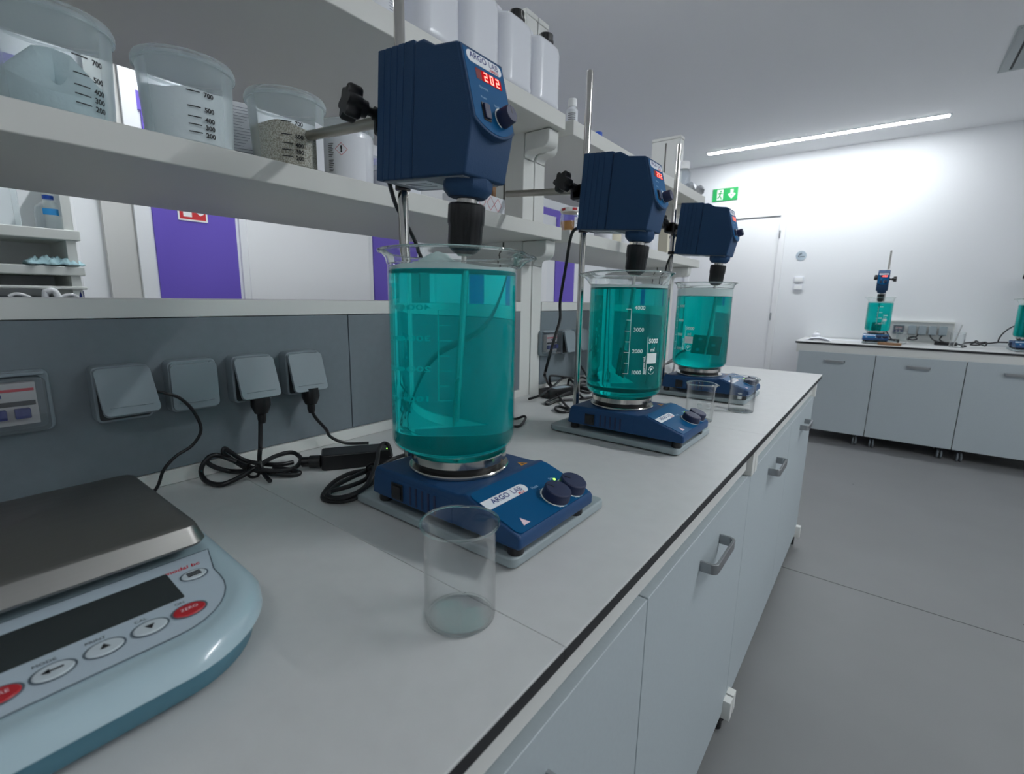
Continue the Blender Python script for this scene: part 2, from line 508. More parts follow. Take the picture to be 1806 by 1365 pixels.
# ceiling strip lights
def strip_light(x0, x1, y, label, mat='light', rotated=False, wid=.052):
    L = x1-x0
    t = thing('ceiling_light', label, 'light', ((x0+x1)/2, y, CE), PI/2 if rotated else 0, 'linear ceiling lights')
    b = MB(); b.box(-L/2, L/2, -wid/2, wid/2, -.009, -.0005, M[mat]); b.build('diffuser', t)
    b = MB()
    for s in (-1, 1):
        b.box(-L/2-.012, L/2+.012, s*(wid/2+.006)-.006, s*(wid/2+.006)+.006, -.006, -.0005, M['aluminium'])
        b.box(s*(L/2+.007)-.006, s*(L/2+.007)+.006, -wid/2, wid/2, -.006, -.0005, M['aluminium'])
    b.build('trim_frame', t)
    return t
strip_light(-1.66, .20, 5.40, 'long white linear ceiling light above the far bench')
strip_light(-2.85, -1.55, 1.0, 'linear ceiling light over the aisle behind the shelves', 'light_aisle')
strip_light(.2, 2.0, -.9, 'unseen linear fill light added behind the camera', 'light_fill')  # weak unseen strip, added only to fill the near end with light
strip_light(.6, 2.4, 2.0, 'linear ceiling light over the open aisle on the right', 'light_room')

# ceiling vent
t = thing('ceiling_vent', 'square grey air diffuser with stepped louvres in the ceiling', 'air vent', (.70, 4.30, CE))
def sq_ring(b, h0, h1, z0, z1, mat):
    o = [(-h0,-h0),(h0,-h0),(h0,h0),(-h0,h0)]; i = [(-h1,-h1),(h1,-h1),(h1,h1),(-h1,h1)]
    v = [(x,y,z0) for x,y in o]+[(x,y,z1) for x,y in i]+[(x,y,z0+.004) for x,y in o]+[(x,y,z1+.004) for x,y in i]
    f = []
    for k in range(4):
        l = (k+1) % 4
        f += [[k,l,4+l,4+k],[8+k,12+k,12+l,8+l],[k,8+k,8+l,l],[4+k,4+l,12+l,12+k]]
    b.add(v, f, mat)
b = MB(); sq_ring(b, .32, .28, -.012, -.016, M['vent']); b.box(-.33, .33, -.33, .33, -.008, -.0005, M['vent']); b.build('frame', t)
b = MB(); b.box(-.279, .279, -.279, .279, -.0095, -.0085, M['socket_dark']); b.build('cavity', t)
for h in (.268, .205, .142, .08):
    b = MB(); sq_ring(b, h, h-.045, -.022, -.012, M['vent']); b.build('louvre', t)

# wall signs and switches
t = thing('exit_sign', 'green emergency exit sign with running figure and arrow above the door', 'sign', (-1.585, YF-.004, 1.515), rot=(PI/2, 0, 0))
b = MB(); b.box(-.132, .132, -.066, .066, 0, .004, M['green']); b.build('board', t)
b = MB()
def poly(b, pts, mat, z=.0045): b.add([(x, y, z) for x, y in pts], [list(range(len(pts)))], mat)
poly(b, [(-.085,-.055),(-.02,-.055),(-.02,.055),(-.085,.055)], M['signwhite'])
poly(b, [(.055,.05),(.085,.05),(.085,-.005),(.055,-.005)], M['signwhite'])
poly(b, [(.03,-.005),(.045,.01),(.07,-.02),(.07,-.05)], M['signwhite'])
poly(b, [(.07,-.02),(.095,.01),(.11,-.005),(.07,-.05)], M['signwhite'])
b.build('pictogram', t)
b = MB()
v, f = ring_flat(0, .0095, n=16); b.add(v, f, M['green'], Matrix.Translation((-.045, .036, .005)))
for p in ([(-.055,.025),(-.04,.022),(-.047,-.008),(-.062,-.005)], [(-.062,-.005),(-.05,-.008),(-.038,-.025),(-.047,-.032)],
          [(-.047,-.032),(-.038,-.025),(-.03,-.048),(-.042,-.05)], [(-.06,-.004),(-.05,-.004),(-.06,-.03),(-.071,-.026)],
          [(-.071,-.026),(-.06,-.03),(-.078,-.04),(-.083,-.033)], [(-.045,.02),(-.041,.012),(-.026,.004),(-.025,.012)],
          [(-.055,.024),(-.049,.016),(-.07,.005),(-.075,.014)]): poly(b, p, M['green'], .005)
b.build('running_figure', t)

t = thing('round_sign', 'small round grey information sticker on the wall beside the door', 'sign', (-.777, YF-.002, .826), rot=(PI/2, 0, 0))
b = MB(); b.lathe([(.0, .0), (.048, 0), (.048, .002), (0, .002)], M['keypad'], seg=32); b.build('disc', t)
b = MB()
b.tube([(-.02, .012, .0025), (-.002, .026, .0025), (.002, .018, .0025), (-.014, .006, .0025), (-.024, -.006, .0025), (-.012, -.014, .0025), (.0, -.006, .0025)], .0025, M['blacktext'], 6)
b.box(.0, .032, -.012, -.007, .0021, .003, M['blacktext'])
b.build('pictogram', t)

def wall_switch(x, z, label):
    t = thing('light_switch', label, 'switch', (x, YF-.001, z), rot=(PI/2, 0, 0))
    b = MB(); b.rbox(-.045, .045, -.03, .03, 0, .012, .008, M['hdpe']); b.build('plate', t, bevel=.0015)
    b = MB(); b.rbox(-.036, .036, -.021, .021, .012, .017, .005, M['signwhite']); b.build('rocker', t, bevel=.0015)
wall_switch(-.772, .585, 'white wall switch plate under the round sticker, the upper one')
wall_switch(-.770, .505, 'white wall switch plate under the round sticker, the lower one')

# fire sign on the purple panel of the left wall
t = thing('fire_sign', 'red and white fire alarm sign on the purple wall panel', 'sign', (XL+.013, 1.065, .79), rot=(PI/2, 0, PI/2))
b = MB(); b.box(-.07, .07, -.075, .075, 0, .003, M['signwhite']); b.build('board', t)
b = MB(); poly(b, [(-.062,-.067),(.062,-.067),(.062,.067),(-.062,.067)], M['signred'], .0035); b.build('red_field', t)
b = MB()
poly(b, [(-.045,-.055),(-.005,-.055),(-.005,.05),(-.045,.05)], M['signwhite'], .004)
poly(b, [(.018,-.03),(.035,-.045),(.052,-.035),(.056,-.01),(.048,.0),(.044,-.018),(.034,-.026),(.028,-.02)], M['signwhite'], .004)
poly(b, [(.02,-.005),(.03,-.015),(.036,.005),(.05,.02),(.045,.04),(.035,.02),(.025,.012)], M['signwhite'], .004)
b.build('pictogram', t)

# ================================================================== ISLAND BENCH
XF, XK = -.2115, -.986      # worktop front edge, face of the service spine
XD = -.235                  # cabinet front plane
def worktop(y0, y1, label, group=None):
    t = thing('worktop', label, 'worktop', ((XF+XK)/2, (y0+y1)/2, 0))
    hx, hy = (XF-XK)/2, (y1-y0)/2-.0003
    b = MB(); b.box(-hx+.0005, hx, -hy, hy, -.0035, 0, M['top']); b.build('laminate_top', t, bevel=.0008)
    b = MB(); b.box(-hx+.0005, hx-.0004, -hy, hy, -.0185, -.0036, M['edge']); b.build('edge_band', t)
    return t
worktop(-.63, .369, 'pale grey laminate worktop under the bench scale, nearest slab')
worktop(.369, 1.366, 'pale grey worktop slab under the first two stirrer stations')
worktop(1.366, 2.765, 'pale grey worktop slab under the third stirrer station, at the far end')

def bench_frame(y0, y1, label):
    t = thing('lab_bench', label, 'bench', ((XF+XK)/2, (y0+y1)/2, FL))
    cx, hy = (XF+XK)/2, (y1-y0)/2
    b = MB(); b.box(-.262-cx, -.242-cx, -hy+.036, hy-.036, .805, .8805, M['white']); b.build('apron', t, bevel=.001)
    b = MB(); b.box(-.94-cx, -.90-cx, -hy+.036, hy-.036, .82, .8805, M['white']); b.build('rear_rail', t)
    for s in (-1, 1):
        y = s*(hy-.018)
        b = MB()
        b.box(-.272-cx, -.228-cx, y-.0145, y+.0145, .79, .8805, M['white'])
        b.box(-.96-cx, -.2285-cx, y-.0145, y+.0145, .845, .8804, M['white'])
        b.box(-.95-cx, -.905-cx, y-.0145, y+.0145, .06, .8804, M['white'])
        b.build('leg', t, bevel=.0015)
        b = MB(); b.box(-.95-cx, -.214-cx, y-.0145, y+.0145, .045, .105, M['white']); f = b.build('foot', t, bevel=.0015)
        b = MB()
        for x in (-.25, -.92): b.cyl((x-cx, y, 0), (x-cx, y, .045), .014, M['rubber'], 16)
        b.build('leveller', f)
    return t
bench_frame(-.04, 1.366, 'white steel frame carrying the nearer half of the island bench')
bench_frame(1.366, 2.765, 'white steel frame carrying the far half of the island bench')

def handle_mesh(L=.15, w=.022, d=.034, th=.006):
    # bow handle along local x, standing off along +z
    b = MB(); pts = []
    h = L/2; r = .014
    out = [(-h, 0)]; 
    for k in range(7):
        a = PI - k/6*PI/2; out.append((-h+r+r*math.cos(a), d-r+r*math.sin(a)))
    for k in range(7):
        a = PI/2 - k/6*PI/2; out.append((h-r+r*math.cos(a), d-r+r*math.sin(a)))
    out.append((h, 0))
    inn = [(h-th, 0)]
    r2 = r-th*.6
    for k in range(7):
        a = k/6*PI/2; inn.append((h-th-r2+r2*math.cos(a), d-th-r2+r2*math.sin(a)))
    for k in range(7):
        a = PI/2+k/6*PI/2; inn.append((-h+th+r2+r2*math.cos(a), d-th-r2+r2*math.sin(a)))
    inn.append((-h+th, 0))
    n = len(out)
    v = [(x, -w/2, z) for x, z in out] + [(x, -w/2, z) for x, z in inn[::-1]]
    v += [(x, w/2, z) for x, _, z in v]
    f = []; m = 2*n
    for i in range(n-1):
        f.append([i, i+1, n+i+1, n+i]); f.append([m+i, m+n+i, m+n+i+1, m+i+1])
        f.append([i, m+i, m+i+1, i+1]); f.append([n+i, n+i+1, m+n+i+1, m+n+i])
    b.add(v, f, M['handle'])
    return b

def cabinet(name, w, label, loc, rotz, zt=-.11, zbot=-.835, depth=.55):
    # local: front face towards +x, width along y, origin at floor level in the middle of the front
    t = thing(name, label, 'cabinet', loc, rotz)
    z0, z1 = zbot+ZB, zt+ZB
    b = MB(); b.box(-depth, -.0215, -w/2+.004, w/2-.004, z0+.005, z1-.006, M['white']); b.build('carcass', t, bevel=.001)
    b = MB(); b.box(-.021, 0, -w/2+.0015, w/2-.0015, z0, z1, M['front']); d = b.build('door', t, bevel=.0016)
    hb = handle_mesh()
    # handle runs along y
    X = frame((0, 0, z1-.075), (0, 1, 0), (0, 0, 1))
    hb.v = [tuple(X @ Vector(p)) for p in hb.v]
    hb.build('handle', d, bevel=.0012)
    for sx in (-.075, -depth+.08):
        for sy in (-1, 1):
            y = sy*(w/2-.06)
            r = min(.036, (z0-.004)/2)
            b = MB(); b.box(sx-.02, sx+.02, y-.016, y+.016, z0-.010, z0+.004, M['black'])
            b.box(sx-.008, sx+.020, y-.004, y+.004, r*.8, z0-.008, M['black'])
            cs = b.build('castor', t)
            b = MB()
            for q in (-1, 1): b.cyl((sx+.012, y+q*.005, r+.0002), (sx+.012, y+q*.017, r+.0002), r, M['castor'], 24)
            b.build('wheel', cs, bevel=.003)
    return t
for y0, y1, lb in ((-.04, .657, 'grey base cabinet under the worktop, nearest the camera'),
                   (.657, 1.366, 'grey base cabinet under the first stirrer, second from the camera'),
                   (1.366, 2.065, 'grey base cabinet under the second bench half, third from the camera'),
                   (2.065, 2.765, 'grey base cabinet at the far end of the island bench')):
    cabinet('base_cabinet', y1-y0, lb, (XD, (y0+y1)/2, FL), 0)

# service spine with panels, rail, kicker
XB = -1.146
def spine(y0, y1, splits, label):
    t = thing('service_spine', label, 'service panel', (XK, (y0+y1)/2, 0))
    oy = -(y0+y1)/2; w = XB-XK
    b = MB(); b.box(w+.012, -.012, y0+oy+.002, y1+oy-.002, FL+.1, .294, M['white']); b.build('core', t)
    b = MB(); b.box(-.01, .006, y0+oy, y1+oy, .0005, .0255, M['white']); b.build('kicker', t, bevel=.001)
    for a, c in zip(splits[:-1], splits[1:]):
        b = MB(); b.box(-.0115, 0, a+oy+.001, c+oy-.001, .0265, .2965, M['panel']); b.build('panel', t, bevel=.0012)
        b = MB(); b.box(w, w+.0115, a+oy+.001, c+oy-.001, .0265, .2965, M['panel']); b.build('panel', t)
    b = MB(); b.box(w-.002, .002, y0+oy, y1+oy, .2975, .3285, M['white']); b.build('rail', t, bevel=.0015)
    return t
spine(-.10, 1.321, (-.10, .652, 1.321), 'dark grey socket panel with white rail behind the first two stirrers')
spine(1.445, 2.72, (1.445, 2.08, 2.72), 'dark grey socket panel with white rail behind the third stirrer')

# shelf units on posts
SX0, SX1 = -1.34, -.87
def shelf_unit(y0, y1, posts, label, short=None):
    cx = (SX0+SX1)/2
    t = thing('bench_shelf', label, 'shelf', (cx, (y0+y1)/2, FL))
    oy = -(y0+y1)/2
    for z0, z1, xb in ((.528, .569, SX0), (.862, .908, -1.50)):
        b = MB(); b.box(xb-cx, SX1-cx, y0+oy, y1+oy, z0+ZB, z1+ZB, M['shelf']); b.build('shelf', t, bevel=.0025)
    for p0, p1 in posts:
        b = MB()
        b.box(XB-cx, XK-cx-.0005, p0+oy, p1+oy, 0.0, 1.20+ZB, M['white'])
        po = b.build('post', t, bevel=.003)
        b = MB(); b.box(XB-cx-.001, XK-cx+.0005, p0+oy-.001, p1+oy+.001, 1.2005+ZB, 1.216+ZB, M['white']); b.build('post_cap', po, bevel=.003)
        b = MB()
        for yy in (p0+oy-.0006, p1+oy-.0004): b.box((XB+XK)/2-cx-.0035, (XB+XK)/2-cx+.0035, yy, yy+.001, .345+ZB, 1.185+ZB, M['slot'])
        b.build('slot', po)
        for zt in (.527, .8605):
            x0, xn = XK-cx, (-.892-cx if p0 != short else XK-cx+.052)
            pl = [(x0, zt), (xn, zt), (xn, zt-.028)]
            for k in range(1, 7):
                a = -k/6*PI/2; pl.append((xn-.026+.026*math.cos(a), zt-.028+.026*math.sin(a)))
            xg = x0+.020
            pl.append((xg, zt-.054))
            for k in range(1, 7):
                a = PI/2+k/6*PI/2; pl.append((xg+.02*math.cos(a), zt-.074+.02*math.sin(a)))
            pl.append((x0, zt-.080))
            pl = [(x, z+ZB) for x, z in pl]
            b = MB(); b.prism(pl, p0+oy+.002, p1+oy-.002, M['white'], 'y'); b.build('bracket', t, bevel=.004)
            b = MB(); b.prism([(2*((XB+XK)/2-cx)-x, z) for x, z in pl], p0+oy+.002, p1+oy-.002, M['white'], 'y'); b.build('bracket', t)
    return t
shelf_unit(-.16, 1.381, ((-.16, -.102), (1.322, 1.381)), 'white two-tier shelf above the first two stirrers')
shelf_unit(1.43, 2.845, ((1.386, 1.444), (2.722, 2.78)), 'white two-tier shelf above the third stirrer', 1.386)

# ---- sockets
def socket_proto(name, label, open_deg, loc, rotz=0., w=.075, h=.09, lidmat='socket'):
    # local: mounted on plane x=0 facing +x; y width, z up
    t = thing(name, label, 'socket', loc, rotz)
    b = MB()
    b.rbox(0, .028, -w/2, w/2, -h/2, h/2, .009, M['socket'], 'x')
    for y in (-w/2+.008, w/2-.008): b.cyl((.028, y, h/2-.009), (.034, y, h/2-.009), .006, M['socket'], 12)
    b.build('housing', t, bevel=.002)
    if open_deg:
        b = MB(); b.rbox(.0281, .0288, -w/2+.004, w/2-.004, -h/2+.004, h/2-.016, .004, M['socket_dark'], 'x')
        v, f = ring_flat(0, .021, n=24)
        b.add(v, f, M['black'], frame((.0292, 0, -.004), (0, 1, 0), (0, 0, 1)))
        b.build('face', t)
    b = MB()
    b.rbox(0, .007, -w/2+.001, w/2-.001, -h+.010, 0, .008, M['socket'], 'x')
    b.box(.007, .0085, -w/2+.010, w/2-.010, -h+.022, -h+.0235, M['socket'])
    l = b.build('lid', t, (.0295, 0, h/2-.006), (0, -math.radians(open_deg), 0), bevel=.002)
    return t
sk = []
SOCK = ((.216, 31, 'grey socket with propped-open lid, thin cable on its right'),
        (.317, 0, 'grey socket with its lid fully closed'),
        (.419, 20, 'grey socket with raised lid, a thick cable dropping straight down'),
        (.522, 17, 'grey socket nearest the panel joint, cable curving to the adapter'))
for y, a, lb in SOCK:
    socket_proto('power_socket', lb, a, (XK, y, .179), 0)
for y, a, lb in ((1.588, 14, 'grey socket behind the second stirrer, beside the clear breaker cover'),
                 (1.692, 14, 'grey socket behind the second beaker, farther from the breaker')):
    socket_proto('power_socket', lb, a, (XK, y, .180), 0)
def plug(y, z, label):
    t = thing('power_plug', label, 'plug', (XK+.046, y, z))
    b = MB(); b.lathe([(.0, .03), (.017, .03), (.018, .012), (.012, -.004), (.008, -.006), (.008, -.016), (.006, -.024), (0, -.024)], M['black'], seg=20); b.build('body', t)
    return t

def breaker_box(label, loc, rotz=0., w=.115, h=.092):
    t = thing('breaker_box', label, 'circuit breaker', loc, rotz)
    b = MB(); b.rbox(0, .012, -w/2, w/2, -h/2, h/2, .010, M['socket'], 'x'); b.build('housing', t, bevel=.002)
    b = MB(); b.box(.0121, .026, -w/2+.018, w/2-.018, -h/2+.016, h/2-.016, M['breaker']);
    b.box(.026, .0265, -w/2+.02, w/2-.02, -.003, .004, M['socket_dark'])
    b.box(.026, .0264, -w/2+.02, w/2-.02, .018, .022, M['redtext'])
    b.box(.026, .0264, -.006, .004, .010, .015, M['navytext'])
    br = b.build('breaker', t, bevel=.001)
    for y in (-.026, -.002, .022):
        b = MB(); b.box(.0261, .036, y-.008, y+.008, -.020, -.006, M['navytext']); b.build('toggle', br, bevel=.001)
    b = MB(); b.rbox(.0122, .040, -w/2+.008, w/2-.008, -h/2+.006, h/2-.008, .008, M['pane'], 'x'); b.build('clear_cover', t, bevel=.002)
    b = MB(); b.box(.0125, .022, -w/2+.006, w/2-.006, h/2-.007, h/2-.002, M['socket']); b.build('hinge', t, bevel=.001)
    return t
breaker_box('circuit breaker behind a clear cover, cut off by the left picture edge', (XK, .077, .180))
breaker_box('circuit breaker under a clear cover behind the second stirrer stand', (XK, 1.482, .181), w=.105)

# ================================================================== STIRRER STATIONS
# station frame: origin on the worktop below the beaker axis, +x to the front
def make_stand(label):
    t = thing('support_stand', label, 'stand', (-.512, .53, 0))
    b = MB(); b.rbox(-.158, .182, -.092, .155, .003, .018, .012, M['baseplate']); b.build('base_plate', t, bevel=.0035, bseg=3)
    b = MB()
    for x in (-.13, .155):
        for y in (-.07, .13): b.cyl((x, y, 0), (x, y, .003), .012, M['rubber'], 16)
    b.build('foot_pads', t)
    b = MB(); b.lathe([(.011, .018), (.011, .024), (.0085, .026), (.0085, .890), (.0075, .893), (0, .893)], M['rodsteel'], Matrix.Translation((-.143, .017, 0)), 24)
    b.build('rod', t)
    b = MB(); b.lathe([(.0086, .512), (.0125, .512), (.0125, .522), (.0086, .522)], M['black'], Matrix.Translation((-.143, .017, 0)), 20, closed=True); b.build('cable_clip', t)
    return t

def make_hotplate(label):
    t = thing('magnetic_stirrer', label, 'stirrer', (-.512, .53, .018))
    # local z from the feet; body
    W = .0925
    prof = [(-.103, .014), (-.098, .050), (-.092, .060), (.072, .060), (.084, .0605), (.096, .0645), (.101, .0635), (.189, .0345), (.192, .030), (.192, .016), (.186, .014)]
    b = MB(); b.prism(prof, -W, W, M['hotblue'], 'y'); body = b.build('housing', t, bevel=.004, bseg=3)
    # recessed side bays with vents and switch
    for s in (-1, 1):
        b = MB()
        y0 = s*(W+.0006)
        b.box(-.088, .075, min(y0, y0-s*.001), max(y0, y0-s*.001), .016, .050, M['hotblue'])
        for k in range(5):
            x = -.012+k*.013
            b.box(x, x+.0035, min(y0, y0+s*.0012), max(y0, y0+s*.0012), .019, .047, M['knob'])
        b.build('vent_bay', body)
    b = MB(); b.box(-.052, -.026, -W-.003, -W-.0015, .019, .045, M['black']); b.box(-.049, -.029, -W-.0052, -W-.003, .022, .042, M['black']); b.build('power_switch', t, bevel=.001)
    # sloping front panel
    p0 = Vector((.1025, 0, .0638)); p1 = Vector((.1885, 0, .0352))
    sl = (p1-p0); Ls = sl.length; sl.normalize()
    X = frame(p0 + Vector((0, -.089, 0)), (0, 1, 0), -sl)     # x: left->right, y: up-slope
    n = X.to_3x3() @ Vector((0, 0, 1))
    PW = .178
    def PX(u, tt, off=0.): return X @ Matrix.Translation((u*PW, -tt*Ls, off))
    b = MB(); b.prism(rrect(0, PW, -Ls, 0, .008), -.001, .0008, M['hotpanel'], 'z', X); b.build('control_panel', t)
    b = MB()
    lab = [(0, -.40*Ls), (0, -.20*Ls), (.40*PW, -.20*Ls)]
    r = .10*Ls
    lab = [(0, -.42*Ls), (.46*PW, -.42*Ls)] + [(.46*PW+.095*Ls*math.sin(a), -.325*Ls-.095*Ls*math.cos(a)) for a in [PI*k/10 for k in range(1, 10)]] + [(.46*PW, -.23*Ls), (0, -.23*Ls)]
    b.add([(x, y, .0012) for x, y in lab], [list(range(len(lab)))], M['pill'], X)
    lg = b.build('logo_label', t)
    b = MB(); b.text('ARGO', .0130, M['navytext'], PX(.19, .315, .0015), bold=.015); b.text('LAB', .0128, M['navytext'], PX(.39, .315, .0015)); b.text('M2-A', .0062, M['redtext'], PX(.41, .395, .0015), bold=.02)
    b.build('lettering', lg)
    for u, lb in ((.63, 'Heat'), (.875, 'Stir')):
        b = MB()
        v, f = ring_flat(.0207, .0230, math.radians(60), math.radians(250), 28); b.add(v, f, M['whitetext'], PX(u, .76, .0012))
        b.text('off', .006, M['paleink'], PX(u-.02, 1.09 if False else .985, .0012)); b.text('5', .006, M['paleink'], PX(u+.135 if u < .8 else u+.11, .72, .0012))
        b.text(lb, .0075, M['paleink'], PX(u-.06, .415, .0012))
        for k in range(5):
            a = math.radians(70+k*40)
            v, f = strip(.0235, .0255, -.0005, .0005, 1); b.add(v, f, M['paleink'], PX(u, .76, .0012) @ Matrix.Rotation(a, 4, 'Z'))
        b.build('dial_marks', t)
        b = MB(); b.lathe([(.0203, .001), (.0208, .003), (.0198, .0145), (.0182, .016), (0, .016)], M['knob'], PX(u, .76), 36)
        b.box(-.001, .001, .006, .0165, .016, .0163, M['black'], PX(u, .76) @ Matrix.Rotation(.5, 4, 'Z'))
        b.build('knob', t)
    b = MB(); b.lathe([(.0022, .0008), (.0022, .0018), (0, .0025)], M['green_led'], PX(.835, .46), 12); b.build('indicator', t)
    b = MB(); b.add([(-.007, -.005, .0012), (.007, -.005, .0012), (0, .008, .0012)], [[0, 1, 2]], M['pink'], PX(.14, .86)); b.build('warning_mark', t)
    b = MB(); b.add([(.083, .055, .0606), (.083, .073, .0606), (.068, .064, .0606)], [[0, 1, 2]], M['orange'])
    b.add([(.0805, .0605, .0608), (.0805, .0675, .0608), (.0745, .064, .0608)], [[0, 1, 2]], M['black']); b.build('warning_triangle', t)
    b = MB(); b.add(*strip(0, .022, -.0005, .0005, 1), M['paleink'], frame((.088, -.055, .0607), (0, 1, 0), (-1, 0, 0))); b.build('small_print', t)
    # heating plate
    b = MB(); b.lathe([(.050, .060), (.077, .060), (.0785, .062), (.0785, .0645), (.077, .066), (.050, .066)], M['chrome'], seg=64, closed=True); b.build('ring', t)
    b = MB(); b.lathe([(.0, .0605), (.066, .0605), (.066, .074), (0, .074)], M['black'], seg=48); b.build('plinth', t)
    b = MB(); b.lathe([(.0, .0741), (.071, .0741), (.0745, .0755), (.0745, .0865), (.073, .0878), (0, .0878)], M['chrome'], seg=64); b.build('heating_plate', t)
    for x in (-.090, .172):
        for y in (-.075, .075):
            b = MB(); b.lathe([(0, 0), (.0105, 0), (.0115, .003), (.0105, .0145), (0, .0145)], M['rubber'], Matrix.Translation((x, y, 0)), 20); b.build('foot', t)
    return t

BR = .0935
def spout_fn(a, r, z, a0=0., zr=.296, h=.040, amt=.018, width=.22):
    d = (a-a0+PI) % (2*PI)-PI
    k = max(0, min(1, (z-(zr-h))/h)); k = k*k
    w = math.exp(-(d/width)**2); w2 = math.exp(-(d/(width*2.1))**2)-w
    return r + k*(amt*w - .10*amt*w2*2), z - k*(.0045*w)

def beaker_shell(R, H, t, rb, flare, mat_wall, mat_rim, spout, seg=96):
    out = [(0, 0), (R-rb, 0)]
    for k in range(1, 9):
        a = -PI/2+k/8*PI/2; out.append((R-rb+rb*math.cos(a), rb+rb*math.sin(a)))
    hs = H*.12
    out += [(R, H-hs*2), (R, H-hs), (R+flare*.25, H-hs*.5), (R+flare*.7, H-hs*.15), (R+flare, H)]
    inn = [(max(0, r-t if r > t else 0), z+(t if z < rb*.9 else 0)) for r, z in out][::-1]
    inn = [(R+flare-t, H)] + inn[1:]
    b = MB(); b.lathe(out+inn, mat_wall, seg=seg, spout=spout)
    return b

def make_big_beaker(label, loc, rotz, level, foam_h, mound=False, liq='liq'):
    # local: spout at angle 0, graduation round the wall at +95 deg, label at +131 deg
    t = thing('glass_beaker', label, 'beaker', loc, rotz)
    H = .297
    sp = lambda a, r, z: spout_fn(a, r, z)
    zc = level+foam_h+.002
    out = [(0, 0), (BR-.022, 0)]
    for k in range(1, 9):
        a = -PI/2+k/8*PI/2; out.append((BR-.022+.022*math.cos(a), .022+.022*math.sin(a)))
    out += [(BR, zc)]
    inn = [(max(0, r-.0012), z+(.0012 if z < .02 else 0)) for r, z in out][::-1]
    b = MB(); b.lathe(out+inn, M['glass'], seg=96); gw = b.build('glass_wall', t)
    th = .0022; zs = max(zc+.0006, H-.040)
    oc = [(BR, zc+.0003), (BR, zs), (BR+.0006, H-.018), (BR+.0030, H-.009), (BR+.0080, H-.0025), (BR+.0125, H)]
    ic = [(r-th, z+(.0012 if i > 2 else 0)) for i, (r, z) in enumerate(oc)][::-1]
    b = MB(); b.lathe(oc+ic, M['smallglass'], seg=128, spout=sp, closed=True); b.build('glass_collar', t)
    rim = []
    for i in range(72):
        a = 2*PI*i/72; r, z = sp(a, BR+.0115, H+.0004); rim.append((r*math.cos(a), r*math.sin(a), z))
    b = MB(); b.tube(rim, .0021, M['smallglass'], 8, 2, closed=True); b.build('rim', t)
    ri = BR-.0016; lv = level
    prof = [(0, .003), (ri-.020, .003)]
    for k in range(1, 7):
        a = -PI/2+k/6*PI/2; prof.append((ri-.020+.020*math.cos(a), .023+.020*math.sin(a)))
    prof += [(ri, lv-.001), (ri-.001, lv), (0, lv)]
    b = MB(); b.lathe(prof, M[liq], seg=72); lq = b.build('liquid', t)
    b = MB()
    def fo(a, r, z):
        if z > lv+.001:
            z += .0016*math.sin(3*a+1)+.001*math.sin(7*a)
            if mound:
                x, y = r*math.cos(a), r*math.sin(a)
                d2 = ((x+.02)**2+(y-.035)**2)/.035**2
                z += .028*math.exp(-d2)
        return r, z
    fp = [(0, lv+.0004), (ri-.0006, lv+.0004)] + [(r, lv+foam_h) for r in (ri-.0006, ri*.9, ri*.75, ri*.6, ri*.45, ri*.3, ri*.15)] + [(0, lv+foam_h + (.003 if mound else 0))]
    b.lathe(fp, M['foam'], seg=64, spout=fo); b.build('foam', t)
    b = MB(); A = math.radians(95)
    za, zb = .064, .213
    def bar(x0, x1, y0, y1, a0=A, n=5):
        v, f = strip(x0, x1, y0, y1, n); b.add([cylwrap(BR, a0, 0)(p) for p in v], f, M['whitetext'])
    bar(-.0006, .0006, za, zb, n=1)
    for k in range(7):
        z = za+(zb-za)*k/6
        bar(-.012 if k % 2 == 0 else -.010, -.0006, z-.0006, z+.0006, n=3)
    for k, s in enumerate(('1000', '2000', '3000', '4000')):
        b.text(s, .0125, M['whitetext'], None, wrap=cylwrap(BR, A+.019/BR, za+(zb-za)*k/3+.003), bold=.02)
    b.build('graduation_marks', t)
    b = MB(); A2 = math.radians(131)
    bar(-.016, -.015, .062, .150, A2, 1)
    b.text('5000', .0145, M['whitetext'], None, wrap=cylwrap(BR, A2+.0015/BR, .140), bold=.03)
    b.text('ml', .013, M['whitetext'], None, wrap=cylwrap(BR, A2, .120), bold=.02)
    v, f = strip(-.0145, .014, .088, .112, 6); b.add([cylwrap(BR, A2, 0)(p) for p in v], f, M['whitetext'])
    v, f = text_geo('approx.vol.', .0095, 'LEFT', .02)
    b.add([cylwrap(BR, A2, 0)((-.0215-p[1], .063+p[0])) for p in v], f, M['whitetext'])
    for r0, r1, a0, a1 in ((.0095, .0105, 200, 340), (.0065, .009, 20, 45), (.0065, .009, 55, 80), (.0065, .0095, 90, 115), (.0065, .009, 125, 150), (.0065, .009, 160, 185), (.001, .004, 0, 250)):
        v, f = ring_flat(r0, r1, math.radians(a0), math.radians(a1), 14); b.add([cylwrap(BR, A2, .0725)(p) for p in v], f, M['whitetext'])
    b.build('printed_label', t)
    return t

